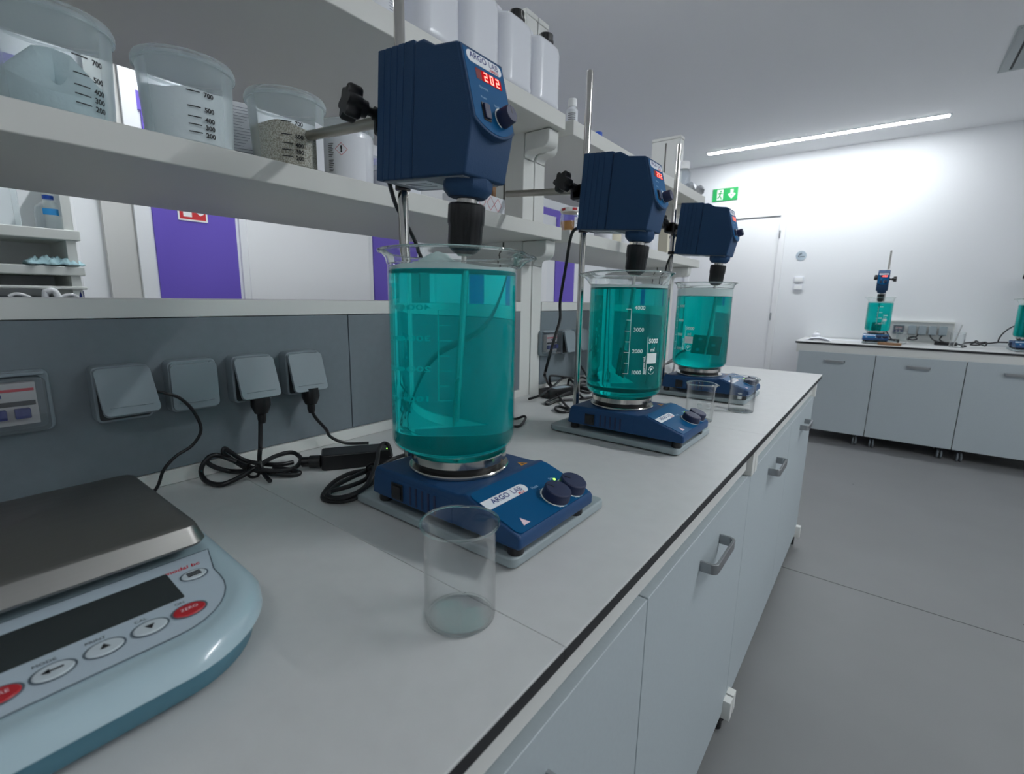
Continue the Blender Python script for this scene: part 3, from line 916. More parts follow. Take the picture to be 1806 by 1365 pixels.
TILT = math.radians(4.5)
PADDLE, PADDLE_N = [math.radians(-50)], []
def make_overhead(label, digits='202'):
    # local origin: spindle axis just under the housing; +x front; housing pitched by TILT on the Empty
    t = thing('overhead_stirrer', label, 'overhead stirrer', (-.487, .5225, .49), rot=(0, TILT, 0))
    W = .0425
    # finned rear housing
    b = MB()
    xs = [-.150, -.134, -.120, -.106, -.092, -.072]
    for a, c in zip(xs[:-1], xs[1:]):
        b.box(a, c-.0016, -W, W, .010, .1835, M['blue'])
    b.box(-.149, -.0725, -W+.0012, W-.0012, .0105, .183, M['blue'])
    b.build('rear_housing', t, bevel=.0012)
    b = MB()
    pr = [(-.0715, .010), (-.0715, .1805), (-.056, .1815), (-.034, .1705), (.0085, .1675), (.0415, .0745), (.0325, .010)]
    b.prism(pr, -W, W, M['blue'], 'y'); fh = b.build('front_housing', t, bevel=.0035, bseg=3)
    # protruding brow below the control panel
    p0 = Vector((.0105, 0, .165)); p1 = Vector((.0425, 0, .0755)); sl = (p1-p0); L = sl.length; sl.normalize()
    X = frame(p0+Vector((0, -W+.001, 0)), (0, 1, 0), -sl); PW = 2*W-.002
    def PX(u, v, off=0.): return X @ Matrix.Translation((u*PW, -v*L, off))
    arc = [(PW*k/16, -L*1.0-.016*math.sin(PI*k/16)**.8) for k in range(17)]
    b = MB(); b.prism([(0, 0)]+arc+[(PW, 0)], -.012, .0015, M['blue'], 'z', X); b.build('panel_surround', t, bevel=.0012)
    ia = [(.003+(PW-.006)*k/16, -L*.97-.0155*math.sin(PI*k/16)**.8) for k in range(17)]
    b = MB(); b.prism([(.003, -.004)]+ia+[(PW-.003, -.004)], .0012, .0021, M['bluepanel'], 'z', X); cp = b.build('control_panel', t)
    b = MB(); b.prism(rrect(.09*PW, .92*PW, -.215*L, -.055*L, .0075), .0021, .0026, M['pill'], 'z', X); lg = b.build('logo_label', t)
    b = MB(); b.text('ARGO', .0118, M['navytext'], PX(.355, .120, .0029), bold=.015); b.text('LAB', .0115, M['navytext'], PX(.72, .120, .0029)); b.text('AM40-D', .0052, M['redtext'], PX(.72, .195, .0029), bold=.02)
    b.build('lettering', lg)
    b = MB(); b.prism(rrect(.24*PW, .86*PW, -.415*L, -.265*L, .001), .0021, .0024, M['displayred'], 'z', X)
    b.prism(rrect(.37*PW, .85*PW, -.41*L, -.27*L, .001), .0024, .0025, M['ledglow'], 'z', X); ds = b.build('display', t)
    b = MB()
    SEG = {'2': 'abged', '0': 'abcdef', '1': 'bc', '3': 'abgcd', '4': 'fgbc', '5': 'afgcd', '6': 'afgecd', '8': 'abcdefg', '9': 'abfgcd'}
    dw, dh, th = .0068, .0118, .0017
    for i, ch in enumerate(digits):
        D = PX(.47+.145*i, .34, .0028)
        for s in SEG[ch]:
            x0, x1, y0, y1 = {'a': (-dw/2, dw/2, dh/2-th, dh/2), 'd': (-dw/2, dw/2, -dh/2, -dh/2+th), 'g': (-dw/2, dw/2, -th/2, th/2),
                              'b': (dw/2-th, dw/2, 0, dh/2), 'c': (dw/2-th, dw/2, -dh/2, 0), 'f': (-dw/2, -dw/2+th, 0, dh/2), 'e': (-dw/2, -dw/2+th, -dh/2, 0)}[s]
            b.add([(x0, y0, 0), (x1, y0, 0), (x1, y1, 0), (x0, y1, 0)], [[0, 1, 2, 3]], M['led'], D)
    b.build('digits', ds)
    b = MB(); b.text('Operating', .0042, M['paleink'], PX(.36, .52, .0024)); b.text('Power', .0042, M['paleink'], PX(.32, .66, .0024)); b.text('Speed', .0042, M['paleink'], PX(.62, .70, .0024))
    b.build('small_print', t)
    b = MB(); b.prism(rrect(.22*PW, .40*PW, -.985*L, -.74*L, .0015), .0021, .0032, M['black'], 'z', X); b.prism(rrect(.245*PW, .375*PW, -.965*L, -.76*L, .001), .0032, .0062, M['knob'], 'z', X); b.build('power_switch', t, bevel=.0006)
    b = MB(); v, f = ring_flat(.0122, .0142, math.radians(40), math.radians(250), 26); b.add(v, f, M['whitetext'], PX(.70, .86, .0025)); b.build('dial_marks', t)
    b = MB(); b.lathe([(.0122, .0022), (.0126, .005), (.0118, .018), (.0105, .020), (0, .020)], M['knob'], PX(.70, .86), 32)
    b.box(-.0006, .0006, .0, .011, .020, .0203, M['black'], PX(.70, .86)); b.build('knob', t)
    # underside plate
    b = MB(); b.box(-.140, .024, -W+.006, W-.006, .0085, .0102, M['under']); b.box(-.12, -.055, -.028, .026, .0079, .0086, M['pill'])
    for y in (-.015, -.005, .006): b.box(-.115, -.07, y, y+.002, .0076, .008, M['lineink'])
    b.build('underside_plate', t)
    b = MB(); b.lathe([(0, .012), (.034, .012), (.035, .004), (.034, -.004), (.026, -.013), (0, -.013)], M['blue'], seg=10); b.build('spindle_boss', t, bevel=.002)
    b = MB(); b.lathe([(0, -.012), (.0145, -.012), (.0145, -.021), (0, -.021)], M['steel'], seg=32); b.build('collar', t)
    def knurl(a, r, z):
        return r*(1-.012*(math.sin(a*18) > .6)*(.0 if z > -.018 else 1)), z
    b = MB(); b.lathe([(0, -.0205), (.024, -.0205), (.0262, -.023), (.0262, -.047), (.0252, -.0485), (.0252, -.050), (.0245, -.051), (.0245, -.074), (.023, -.079), (.013, -.087), (0, -.087)], M['black'], seg=108, spout=knurl)
    ck = b.build('chuck', t)
    b = MB(); b.lathe([(0, -.0868), (.0115, -.0868), (.009, -.0905), (0, -.0905)], M['steel'], seg=24); b.build('jaw', ck)
    b = MB(); b.lathe([(0, -.09), (.0042, -.09), (.0042, -.335), (0, -.335)], M['rodsteel'], seg=16); b.build('shaft', t)
    b = MB()
    hw, z0, z1 = .036, -.335, -.268
    pad = [(-hw, z0), (hw, z0), (hw, z1), (-hw, z1)]
    # paddle with three round holes
    n = 40; outer = []
    b.box(-hw, hw, -.0011, .0011, z0, z1, M['dullsteel'])
    for hx, hz in ((-.018, -.282), (.017, -.300), (-.020, -.320)):
        for s in (-1, 1):
            v, f = ring_flat(0, .0052, n=18)
            b.add(v, f, M['cloth'], frame((hx, s*.0014, hz), (1, 0, 0), (0, 0, 1)))
    b.build('paddle', t, rot=(0, 0, PADDLE[len(PADDLE_N)])); PADDLE_N.append(1)
    b = MB(); b.cyl((-.149, 0, .108), (-.415, 0, .108), .0088, M['dullsteel'], 24); b.build('mounting_bar', t, bevel=.001)
    return t

def make_clamp(label, two=True):
    # boss head joining the rod and the bar; local origin on the rod axis at bar height
    t = thing('boss_head', label, 'clamp', (-.655, .547, .605))
    b = MB()
    b.rbox(-.016, .016, -.042, .015, -.018, .018, .006, M['black'], 'z')
    b.rbox(-.02, .02, -.042, -.012, -.016, .016, .006, M['black'], 'z')
    b.build('body', t, bevel=.003)
    def kn(p, d):
        X = Matrix.Translation(p) @ Vector(d).to_track_quat('Z', 'Y').to_matrix().to_4x4()
        b = MB(); b.lathe([(0, 0), (.010, 0), (.010, .010), (.0065, .012), (.0065, .020), (.0125, .022), (.013, .036), (0, .036)], M['black'], X, 20)
        def star(a, r, z): return r*(1+.17*math.cos(6*a)*(r > .01)), z
        b.lathe([(0, .034), (.0205, .034), (.0225, .037), (.0225, .053), (.0205, .056), (0, .056)], M['black'], X, 72, spout=star)
        b.build('knob', t, bevel=0)
    kn((-.006, -.038, .010), (-.22, -.96, .16))
    if two: kn((.0, .013, .0), (0.1, 1, 0))
    b = MB(); b.lathe([(.0088, -.024), (.0105, -.024), (.0105, -.034), (.0088, -.034)], M['black'], seg=20, closed=True); b.build('lock_ring', t)
    return t

stand = make_stand('pale grey stand plate and steel rod of the nearest stirrer station')
hot = make_hotplate('blue hotplate stirrer on the nearest stand, below the largest beaker')
ovh = make_overhead('blue overhead stirrer nearest the camera, red display reading 202')
clp = make_clamp('black boss head with star knob left of the nearest blue motor')
def turn_paddle(o, deg):
    for c in o.children:
        if c.name.startswith('paddle'): c.rotation_euler = (0, 0, math.radians(deg))
    return o
ST = ((0, .590, 'second', 'in the middle of the row of three'), (0, 1.272, 'third', 'at the far end of the island bench'))
dup(stand, (-.508, .53+.590, 0), None, 'pale grey stand plate and steel rod of the middle stirrer station')
dup(stand, (-.520, .53+1.272, 0), None, 'pale grey stand plate and steel rod of the island station farthest away')
dup(hot, (-.508, .53+.590, .018), None, 'blue hotplate stirrer of the middle station, behind the first one')
dup(hot, (-.520, .53+1.272, .018), None, 'blue hotplate stirrer of the farthest station on the island bench')
turn_paddle(dup(ovh, (-.487, .5225+.596, .49), None, 'blue overhead stirrer over the middle beaker'), -55)
turn_paddle(dup(ovh, (-.489, .5225+1.295, .488), None, 'blue overhead stirrer over the farthest beaker on the island bench'), 15)
dup(clp, (-.652, .547+.592, .605), None, 'black boss head with star knob on the middle stand rod')
dup(clp, (-.664, .547+1.275, .603), None, 'black boss head with star knob on the third stand rod')
bb1 = make_big_beaker('largest-looking glass beaker of turquoise liquid, nearest the camera', (-.524, .53, .1075), math.radians(48), .270, .006, True, 'liq_milky')
bb1.scale = (1.028, 1.028, 1)
make_big_beaker('glass beaker of turquoise liquid with white scale marks facing the camera', (-.508, 1.122, .1075), math.radians(-155), .262, .006)
make_big_beaker('glass beaker of turquoise liquid and thick foam, farthest on the island', (-.525, 1.803, .1075), math.radians(131), .252, .026)

# ---- small empty beakers
def make_small(label, loc, rotz, marks=True, R=.038, H=.109):
    t = thing('glass_beaker', label, 'beaker', loc, rotz, None)
    sp = lambda a, r, z: spout_fn(a, r, z, 0, H, .022, .0065, .26)
    th = .0013
    out = [(R-.005, .0004), (R-.0015, .0018), (R, .006), (R, H-.02), (R+.0006, H-.008), (R+.0022, H-.002), (R+.0035, H)]
    inn = [(R+.0035-th, H+.0002), (R+.0020-th, H-.002), (R+.0005-th, H-.008), (R-th, H-.02), (R-th, .0075), (R-.0028, .0038), (R-.006, .0022)]
    b = MB(); b.lathe(out+inn, M['smallwall'], seg=80, spout=sp, closed=True)
    b.tube([((R-.0025)*math.cos(2*PI*i/48), (R-.0025)*math.sin(2*PI*i/48), .0024) for i in range(48)], .0016, M['smallglass'], 8, 1, closed=True); b.build('glass_wall', t)
    b = MB(); b.lathe([(0, .0009), (R-.0045, .0009), (R-.0035, .0022), (R*.6, .0026), (0, .0032)], M['basepane'], seg=64); b.build('glass_base', t)
    rim = []
    for i in range(64):
        a = 2*PI*i/64; r, z = sp(a, R+.0032, H); rim.append((r*math.cos(a), r*math.sin(a), z))
    b = MB(); b.tube(rim, .0012, M['smallglass'], 8, 2, closed=True); b.build('rim', t)
    if marks:
        b = MB(); A = math.radians(-100)
        v, f = strip(-.006, .006, .045, .055, 4); b.add([cylwrap(R, A, 0)(p) for p in v], f, M['whitetext'])
        b.text('400', .0075, M['whitetext'], None, wrap=cylwrap(R, A, .062), bold=.02)
        A = math.radians(-62)
        for k in range(4):
            z = .03+k*.014
            v, f = strip(-.007, .007, z, z+.0007, 4); b.add([cylwrap(R, A, 0)(p) for p in v], f, M['whitetext'])
        b.build('printed_marks', t)
    return t
make_small('empty clear glass beaker in front of the nearest hotplate', (-.326, .338, 0), math.radians(124), False)
sb = make_small('empty glass beaker with printed marks right of the middle hotplate', (-.396, 1.408, 0), math.radians(25))
dup(sb, (-.330, 1.622, 0), math.radians(12), 'empty glass beaker in front of the farthest island hotplate')

# ================================================================== BENCH SCALE
def superq(hx0, hx1, hy0, hy1, r, seg=10): return rrect(hx0, hx1, hy0, hy1, r, seg)
t = thing('bench_scale', 'pale blue electronic bench scale with steel pan, buttons and dark display', 'scale', (-.62, .005, 0))
def loft(b, rings, mat, cap=True):
    v, f = [], []; n = len(rings[0])
    for r in rings: v += r
    for k in range(len(rings)-1):
        for i in range(n):
            j = (i+1) % n; f.append([k*n+i, k*n+j, (k+1)*n+j, (k+1)*n+i])
    if cap: f.append(list(range(n))[::-1]); f.append([(len(rings)-1)*n+i for i in range(n)])
    b.add(v, f, mat)
def plan(inset, zfun, r=.085):
    # rounded plan, front corners generously rounded and the front slightly bowed
    pts = rrect(-.215+inset, .207-inset, -.205+inset, .199-inset, max(.02, r-inset), 12)
    out = []
    for x, y in pts:
        k = max(0, (x-.05)/.16); xx = x + .008*k*(1-(y/.2)**2)
        yy = y*(1-.05*k*k)
        out.append((xx, yy, zfun(xx)))
    return out
ztop = lambda x: .068 - max(0, (x-.0))*.075
b = MB()
loft(b, [plan(.004, lambda x: .031), plan(-.001, lambda x: .034), plan(.0, lambda x: ztop(x)-.014), plan(.005, lambda x: ztop(x)-.007), plan(.013, lambda x: ztop(x)-.002), plan(.022, lambda x: ztop(x)-.0015), plan(.027, lambda x: ztop(x)-.003), plan(.030, lambda x: ztop(x)-.003)], M['scalebody'])
b.build('body', t, angle=60)
b = MB(); loft(b, [plan(.014, lambda x: .007), plan(.010, lambda x: .010), plan(.007, lambda x: .0308)], M['scalebase']); b.build('base', t, angle=60)
for x in (-.16, .15):
    for y in (-.15, .14):
        b = MB(); b.cyl((x, y, 0), (x, y, .0078), .014, M['rubber'], 18); b.build('foot', t)
# steel pan
b = MB()
loft(b, [[(x, y, .072) for x, y in rrect(-.180, .062, -.168, .176, .016, 6)], [(x, y, .0755) for x, y in rrect(-.182, .064, -.170, .178, .016, 6)],
         [(x, y, .0925) for x, y in rrect(-.178, .056, -.166, .172, .012, 6)], [(x, y, .0945) for x, y in rrect(-.174, .052, -.162, .168, .010, 6)]], M['pan'])
b.build('weighing_pan', t)
b = MB(); b.cyl((-.06, 0, .055), (-.06, 0, .0722), .05, M['rubber'], 24); b.build('pan_support', t)
# keypad on the sloping front
sx = Vector((1, 0, -.075)).normalized()
K = frame((.0, 0, .068-.0026), (0, 1, 0), -sx)   # x across (to the right), y towards the pan
def KX(y, x, off=0.): return K @ Matrix.Translation((y, -x, off))
kp = [(-.165, -.070), (.185, -.070), (.182, -.128)]
def key_outline(ins):
    q = []
    q += [(-.165+ins, -.058-ins)]
    q += [(-.165+ins, -.115)] + [(-.165+ins+.055*(1-math.cos(a)), -.115-(.063-ins)*math.sin(a)) for a in [PI/2*k/8 for k in range(1, 9)]]
    q += [(.110+(.058-ins)*math.sin(a), -.115-(.063-ins)*math.cos(a)) for a in [PI/2*k/8 for k in range(0, 9)]]
    q += [(.168-ins, -.100), (.178-ins, -.058-ins)]
    return q
b = MB(); o1 = key_outline(0); o2 = key_outline(.0012)
n = len(o1); b.add([(x, y, .0006) for x, y in o1]+[(x, y, .0006) for x, y in o2], [[i, (i+1) % n, n+(i+1) % n, n+i] for i in range(n)], M['lineink'], K)
b.add([(x, y, .0004) for x, y in o1], [list(range(n))], M['keypad'], K); b.build('keypad', t)
b = MB(); b.prism(rrect(-.148, .132, -.128, -.078, .002), .0004, .0012, M['lcd'], 'z', K); b.build('display', t, bevel=.0005)
def button(y, x, col, rx, ry, sym, cap):
    b = MB(); X = KX(y, x)
    v, f = ring_flat(0, 1, n=40, sx=rx, sy=ry); b.add([(p[0], p[1], .0010) for p in v], f, M['lineink'], X)
    b.lathe([(1.0, .0008), (.9, .0019), (.0, .0022)], M[col], X @ Matrix.Diagonal((rx*.9, ry*.86, 1, 1)), 40)
    bo = b.build('button', t)
    b = MB()
    if sym == 'down': b.add([(-.0035, .002, .0026), (.0035, .002, .0026), (0, -.004, .0026)], [[0, 2, 1]], M['blacktext'], X)
    elif sym == 'up': b.add([(-.0035, -.002, .0026), (.0035, -.002, .0026), (0, .004, .0026)], [[0, 1, 2]], M['blacktext'], X)
    elif sym == 'enter': b.box(-.006, .006, -.0007, .0007, .0025, .0027, M['blacktext'], X); b.add([(-.007, 0, .0027), (-.002, -.003, .0027), (-.002, .003, .0027)], [[0, 1, 2]], M['blacktext'], X)
    elif sym == 'lines':
        for k in (-1, 0, 1): b.box(-.006, .006, k*.0028-.0008, k*.0028+.0008, .0025, .0027, M['blacktext'], X)
    else: b.text(sym, .0055, M['pink'], X @ Matrix.Translation((0, 0, .0027)))
    b.build('symbol', bo)
    if cap:
        b = MB(); b.text(cap, .005, M['blacktext'], KX(y-.003, x-ry-.0045, .0007)); b.build('caption', bo)
button(.128, .150, 'redbutton', .0145, .0105, 'ZERO', 'ON')
button(.098, .151, 'keybutton', .0140, .0105, 'down', 'CAL')
button(.067, .152, 'keybutton', .0140, .0105, 'up', 'PRINT')
button(.036, .153, 'keybutton', .0140, .0105, 'enter', 'MODE')
button(.006, .154, 'redbutton', .0145, .0105, 'TARE', 'OFF')
button(.150, .098, 'keybutton', .0125, .0095, 'lines', None)
b = MB(); v, f = text_geo('modal bc', .0085, 'CENTER', .02)
b.add([(p[0]+p[1]*.25, p[1], p[2]) for p in v], f, M['redtext'], KX(.146, .079, .0007)); b.build('lettering', t)

# ================================================================== CABLES AND ADAPTERS
def cable(name, pts, r, label, extra=None, group=None, seg=10):
    b = MB(); b.tube(pts, r, M['rubber'], seg)
    if extra: extra(b)
    o = b.build(name, None); tag(o, label, 'cable', group)
    return o
cable('power_cable', [(-0.945,0.251,0.179), (-0.935,0.265,0.175), (-0.935,0.287,0.162), (-0.940,0.307,0.133), (-0.945,0.316,0.099), (-0.950,0.302,0.073), (-0.952,0.275,0.058), (-0.955,0.256,0.037), (-0.960,0.247,0.011), (-0.925,0.223,0.004)], .0027, 'thin black cable looping from the first socket down behind the scale')
plug(.421, .116, 'black plug under the raised lid of the third socket')
cable('power_cable', [(-0.940,0.417,0.139), (-0.945,0.420,0.098), (-0.935,0.411,0.044), (-0.899,0.394,0.050), (-0.901,0.393,0.030), (-0.885,0.391,0.012), (-0.848,0.385,0.006)], .0040, 'thick black cable hanging straight from the third socket')
def tie1(b):
    b.tube([(-0.896,0.370,0.030), (-0.878,0.380,0.034), (-0.895,0.386,0.006), (-0.901,0.372,0.006)], .0026, M['rubber'], 8, closed=True)
cable('power_cable', [(-0.891,0.452,0.014), (-0.899,0.419,0.016), (-0.954,0.392,0.018), (-0.960,0.367,0.041), (-0.960,0.357,0.051), (-0.960,0.355,0.041), (-0.960,0.372,0.022), (-0.921,0.377,0.012), (-0.955,0.361,0.006), (-0.960,0.334,0.022), (-0.960,0.325,0.037), (-0.960,0.342,0.042), (-0.960,0.372,0.022), (-0.894,0.381,0.020), (-0.867,0.415,0.012), (-0.871,0.446,0.010), (-0.901,0.473,0.014), (-0.933,0.472,0.020), (-0.930,0.437,0.022), (-0.898,0.388,0.022), (-0.892,0.351,0.012), (-0.897,0.323,0.006), (-0.933,0.312,0.006), (-0.960,0.314,0.016), (-0.960,0.321,0.033), (-0.960,0.338,0.042), (-0.960,0.363,0.029), (-0.939,0.383,0.014), (-0.891,0.393,0.010), (-0.853,0.422,0.006), (-0.846,0.440,0.006), (-0.863,0.437,0.008), (-0.898,0.416,0.012)], .0044, 'black cable tied in a figure-eight bundle at the foot of the panel', tie1)
b = MB(); b.cyl((-0.874,0.461,.016),(-0.850,0.487,.016),.010,M['black'],14); b.cyl((-0.864,0.471,.016),(-0.850,0.487,.016),.0125,M['black'],14)
tag(b.build('connector', None, bevel=.001), 'black moulded plug end between the tied cable and the adapter', 'plug')
plug(.524, .118, 'black plug under the raised lid of the fourth socket')
cable('power_cable', [(-0.940,0.516,0.135), (-0.942,0.520,0.114), (-0.945,0.534,0.082), (-0.945,0.558,0.049), (-0.952,0.570,0.030), (-0.939,0.583,0.018), (-0.932,0.607,0.008), (-0.912,0.643,0.005)], .0034, 'black cable curving from the fourth socket behind the adapter')
def tie2(b):
    b.tube([(-0.718,0.500,0.030), (-0.716,0.511,0.036), (-0.721,0.524,0.020), (-0.731,0.518,0.012)], .0022, M['rubber'], 8, closed=True)
cable('power_cable', [(-0.744,0.627,0.020), (-0.756,0.611,0.016), (-0.760,0.581,0.012), (-0.747,0.547,0.010), (-0.744,0.522,0.014), (-0.763,0.493,0.010), (-0.756,0.455,0.006), (-0.725,0.417,0.005), (-0.703,0.405,0.005), (-0.680,0.414,0.005), (-0.662,0.433,0.008), (-0.664,0.462,0.014), (-0.690,0.497,0.022), (-0.739,0.524,0.022), (-0.745,0.523,0.016), (-0.696,0.483,0.020), (-0.697,0.450,0.016), (-0.709,0.423,0.012), (-0.700,0.409,0.010), (-0.679,0.414,0.010), (-0.662,0.436,0.014), (-0.668,0.468,0.020), (-0.692,0.499,0.028), (-0.733,0.523,0.026), (-0.725,0.509,0.022), (-0.722,0.477,0.020), (-0.722,0.442,0.014), (-0.704,0.413,0.012), (-0.682,0.409,0.012), (-0.658,0.424,0.018), (-0.656,0.451,0.024), (-0.677,0.482,0.032), (-0.711,0.518,0.040), (-0.743,0.546,0.048), (-0.759,0.570,0.052), (-0.748,0.574,0.048), (-0.738,0.571,0.030)], .0040, 'black cable coil lying beside the nearest hotplate', tie2)
cable('motor_cable', [(-0.645,0.511,0.519), (-0.660,0.527,0.509), (-0.690,0.562,0.491), (-0.700,0.597,0.459), (-0.710,0.625,0.430), (-0.730,0.675,0.367), (-0.750,0.742,0.272), (-0.760,0.835,0.161), (-0.740,0.908,0.076), (-0.799,1.045,0.006), (-0.777,1.067,0.012), (-0.766,1.057,0.006), (-0.741,0.992,0.004), (-0.783,0.986,0.004)], .0035, 'black cable hanging behind the nearest beaker and stand rod')
cable('motor_cable', [(-0.650,1.124,0.522), (-0.660,1.105,0.514), (-0.675,1.112,0.489), (-0.690,1.121,0.426), (-0.710,1.131,0.337), (-0.730,1.165,0.285), (-0.730,1.143,0.239), (-0.730,1.115,0.180), (-0.740,1.114,0.139), (-0.740,1.112,0.125), (-0.960,1.462,0.036), (-0.918,1.434,0.020), (-0.851,1.368,0.012), (-0.775,1.288,0.008), (-0.730,1.242,0.006), (-0.730,1.215,0.005), (-0.752,1.208,0.005), (-0.778,1.232,0.006), (-0.781,1.253,0.008), (-0.763,1.260,0.006), (-0.738,1.254,0.005)], .0041, 'black cable drooping from a clip on the middle stand rod')
cable('power_cable', [(-0.922,1.291,0.006), (-0.885,1.305,0.022), (-0.915,1.424,0.030), (-0.959,1.554,0.036), (-0.962,1.591,0.040), (-0.962,1.649,0.030), (-0.960,1.566,0.046), (-0.960,1.491,0.059), (-0.960,1.474,0.054), (-0.960,1.483,0.028), (-0.935,1.476,0.012)], .0041, 'black cable zigzagging over the adapter left of the middle stand')
cable('power_cable', [(-0.850,1.440,0.020), (-0.852,1.366,0.012), (-0.854,1.304,0.006), (-0.845,1.278,0.004), (-0.830,1.277,0.004), (-0.833,1.340,0.006), (-0.804,1.390,0.006), (-0.791,1.443,0.005), (-0.779,1.480,0.005), (-0.782,1.432,0.008), (-0.793,1.421,0.012), (-0.867,1.511,0.016)], .0041, 'black cable folded flat on the worktop beside the middle stand rod')
cable('power_cable', [(-0.945,1.678,0.077), (-0.950,1.724,0.044), (-0.960,1.764,0.013), (-0.960,1.718,0.025), (-0.953,1.657,0.024), (-0.899,1.577,0.020), (-0.889,1.617,0.016), (-0.910,1.680,0.014), (-0.926,1.658,0.018), (-0.899,1.572,0.012), (-0.849,1.524,0.008), (-0.826,1.540,0.006), (-0.841,1.577,0.010), (-0.866,1.566,0.014), (-0.903,1.573,0.020), (-0.952,1.609,0.030), (-0.954,1.600,0.022), (-0.930,1.564,0.012), (-0.902,1.561,0.010), (-0.863,1.571,0.008), (-0.833,1.570,0.005)], .0044, 'black cable bundle heaped behind the middle beaker')
cable('motor_cable', [(-0.655,1.845,0.519), (-0.660,1.813,0.508), (-0.670,1.810,0.484), (-0.680,1.821,0.452), (-0.700,1.875,0.364), (-0.720,1.937,0.228), (-0.750,2.014,0.077), (-0.726,1.985,0.004)], .0032, 'black cable hanging from a clip on the third stand rod')
cable('power_cable', [(-0.846,2.474,0.050), (-0.836,2.364,0.040), (-0.820,2.245,0.030), (-0.800,2.150,0.020), (-0.761,2.092,0.012), (-0.740,2.089,0.020), (-0.798,2.175,0.012), (-0.749,2.088,0.006), (-0.725,2.067,0.006), (-0.718,1.951,0.006), (-0.686,1.931,0.005), (-0.682,1.962,0.004), (-0.839,2.467,0.030), (-0.843,2.369,0.030), (-0.867,2.356,0.020), (-0.845,2.285,0.012)], .0045, 'black cable heap on the worktop behind the middle beaker and third stand')
t = thing('power_adapter', 'black power adapter brick beside the coil, green light at its end', 'adapter', (-.822, .551, 0), math.radians(58))
b = MB(); b.rbox(-.068, .068, -.0265, .0265, .0005, .032, .006, M['black'], 'z'); b.build('case', t, bevel=.003)
b = MB(); b.cyl((.058, -.016, .032), (.058, -.016, .0328), .0012, M['green_led'], 10); b.build('indicator', t)
t = thing('power_adapter', 'black power adapter with a pale label under the cables left of the middle stand', 'adapter', (-.895, 1.435, 0), math.radians(78))
b = MB(); b.rbox(-.075, .075, -.028, .028, .0005, .030, .006, M['black'], 'z'); b.build('case', t, bevel=.003)
b = MB(); b.box(-.03, .045, -.018, .016, .0301, .0305, M['keypad']); b.build('label', t)


# ================================================================== THINGS ON THE SHELVES
ZL, ZU = .5695, .9085
def bucket(label, y, content, level, x=-.947, rot=0., R0=.0605, R1=.0690, H=.134):
    t = thing('plastic_bucket', label, 'bucket', (x, y, ZL), rot)
    b = MB()
    prof = [(0, 0), (R0-.004, 0), (R0, .004), (R1-.003, H-.016), (R1-.001, H-.014), (R1, H-.012)]
    inn = [(R1-.0012, H-.012), (R1-.0045, H-.016), (R0-.0014, .005), (R0-.005, .0015), (0, .0015)]
    b.lathe(prof+inn, M['bucket'], seg=64); b.build('wall', t)
    b = MB(); b.lathe([(0, H-.006), (R1-.014, H-.006), (R1-.012, H-.001), (R1-.006, H), (R1-.001, H-.002), (R1+.0018, H-.008), (R1+.0018, H-.016), (R1+.0006, H-.016), (R1+.0004, H-.008)], M['bucket'], seg=64)
    b.build('lid', t)
    rl = lambda z: R0+(R1-.003-R0)*max(0, min(1, (z-.004)/(H-.02)))-.0024
    b = MB()
    def fo(a, r, z):
        if z > level*.9 and r > .01: z += .004*math.sin(2*a+y*20)+.0025*math.sin(5*a)
        return r, z
    if content == 'crystals':
        b.lathe([(0, .002), (rl(.002)-.004, .002), (rl(.012), .012), (rl(level*.7), level*.7), (rl(level)*.7, level*.95), (rl(level)*.35, level*1.25), (0, level*1.3)], M[content], seg=48, spout=lambda a, r, z: (r*(.95-.05*math.sin(3*a+1))*(1 if z < .03 else .97), z*(1+.35*math.sin(2*a+.7)*(z > .02))))
    else:
        b.lathe([(0, .002), (rl(.004)-.004, .002), (rl(.008), .006), (rl(level), level), (rl(level)*.6, level+.004), (0, level+.006)], M[content], seg=48, spout=fo)
    b.build('contents', t)
    # printed scale, twice round the wall
    def wrapc(a0, z0):
        def w(p):
            z = z0+p[1]; r = rl(z)+.0031; a = a0+p[0]/r
            return (r*math.cos(a), r*math.sin(a), z)
        return w
    for A in (math.radians(-38), math.radians(-160), math.radians(82)):
        b = MB()
        for s, z in (('700', .0755), ('500', .054), ('400', .0395), ('300', .0285), ('200', .0175)):
            v, f = strip(-.018, .0, z-.0008, z+.0008, 5); b.add([wrapc(A, 0)(p) for p in v], f, M['blacktext'])
            b.text(s, .0095, M['blacktext'], None, wrap=wrapc(A+.0115/R0, z-.002), bold=.035)
        b.build('printed_scale', t)
    return t
bucket('milky plastic bucket with bluish crystals, at the left picture edge', .185, 'crystals', .055, rot=math.radians(60))
bucket('milky plastic bucket of white powder between two other buckets', .347, 'powder', .082, rot=math.radians(33))
bk3 = bucket('milky plastic bucket half full of beige granules', .514, 'granules', .072, rot=math.radians(16))
b = MB()
v, f = strip(-.010, .012, .002, .085, 5)
b.add([((.0685)*math.cos(math.radians(8)+p[0]/.066), (.0685)*math.sin(math.radians(8)+p[0]/.066), p[1]) for p in v], f, M['paper'])
b.build('paper_label', bk3)

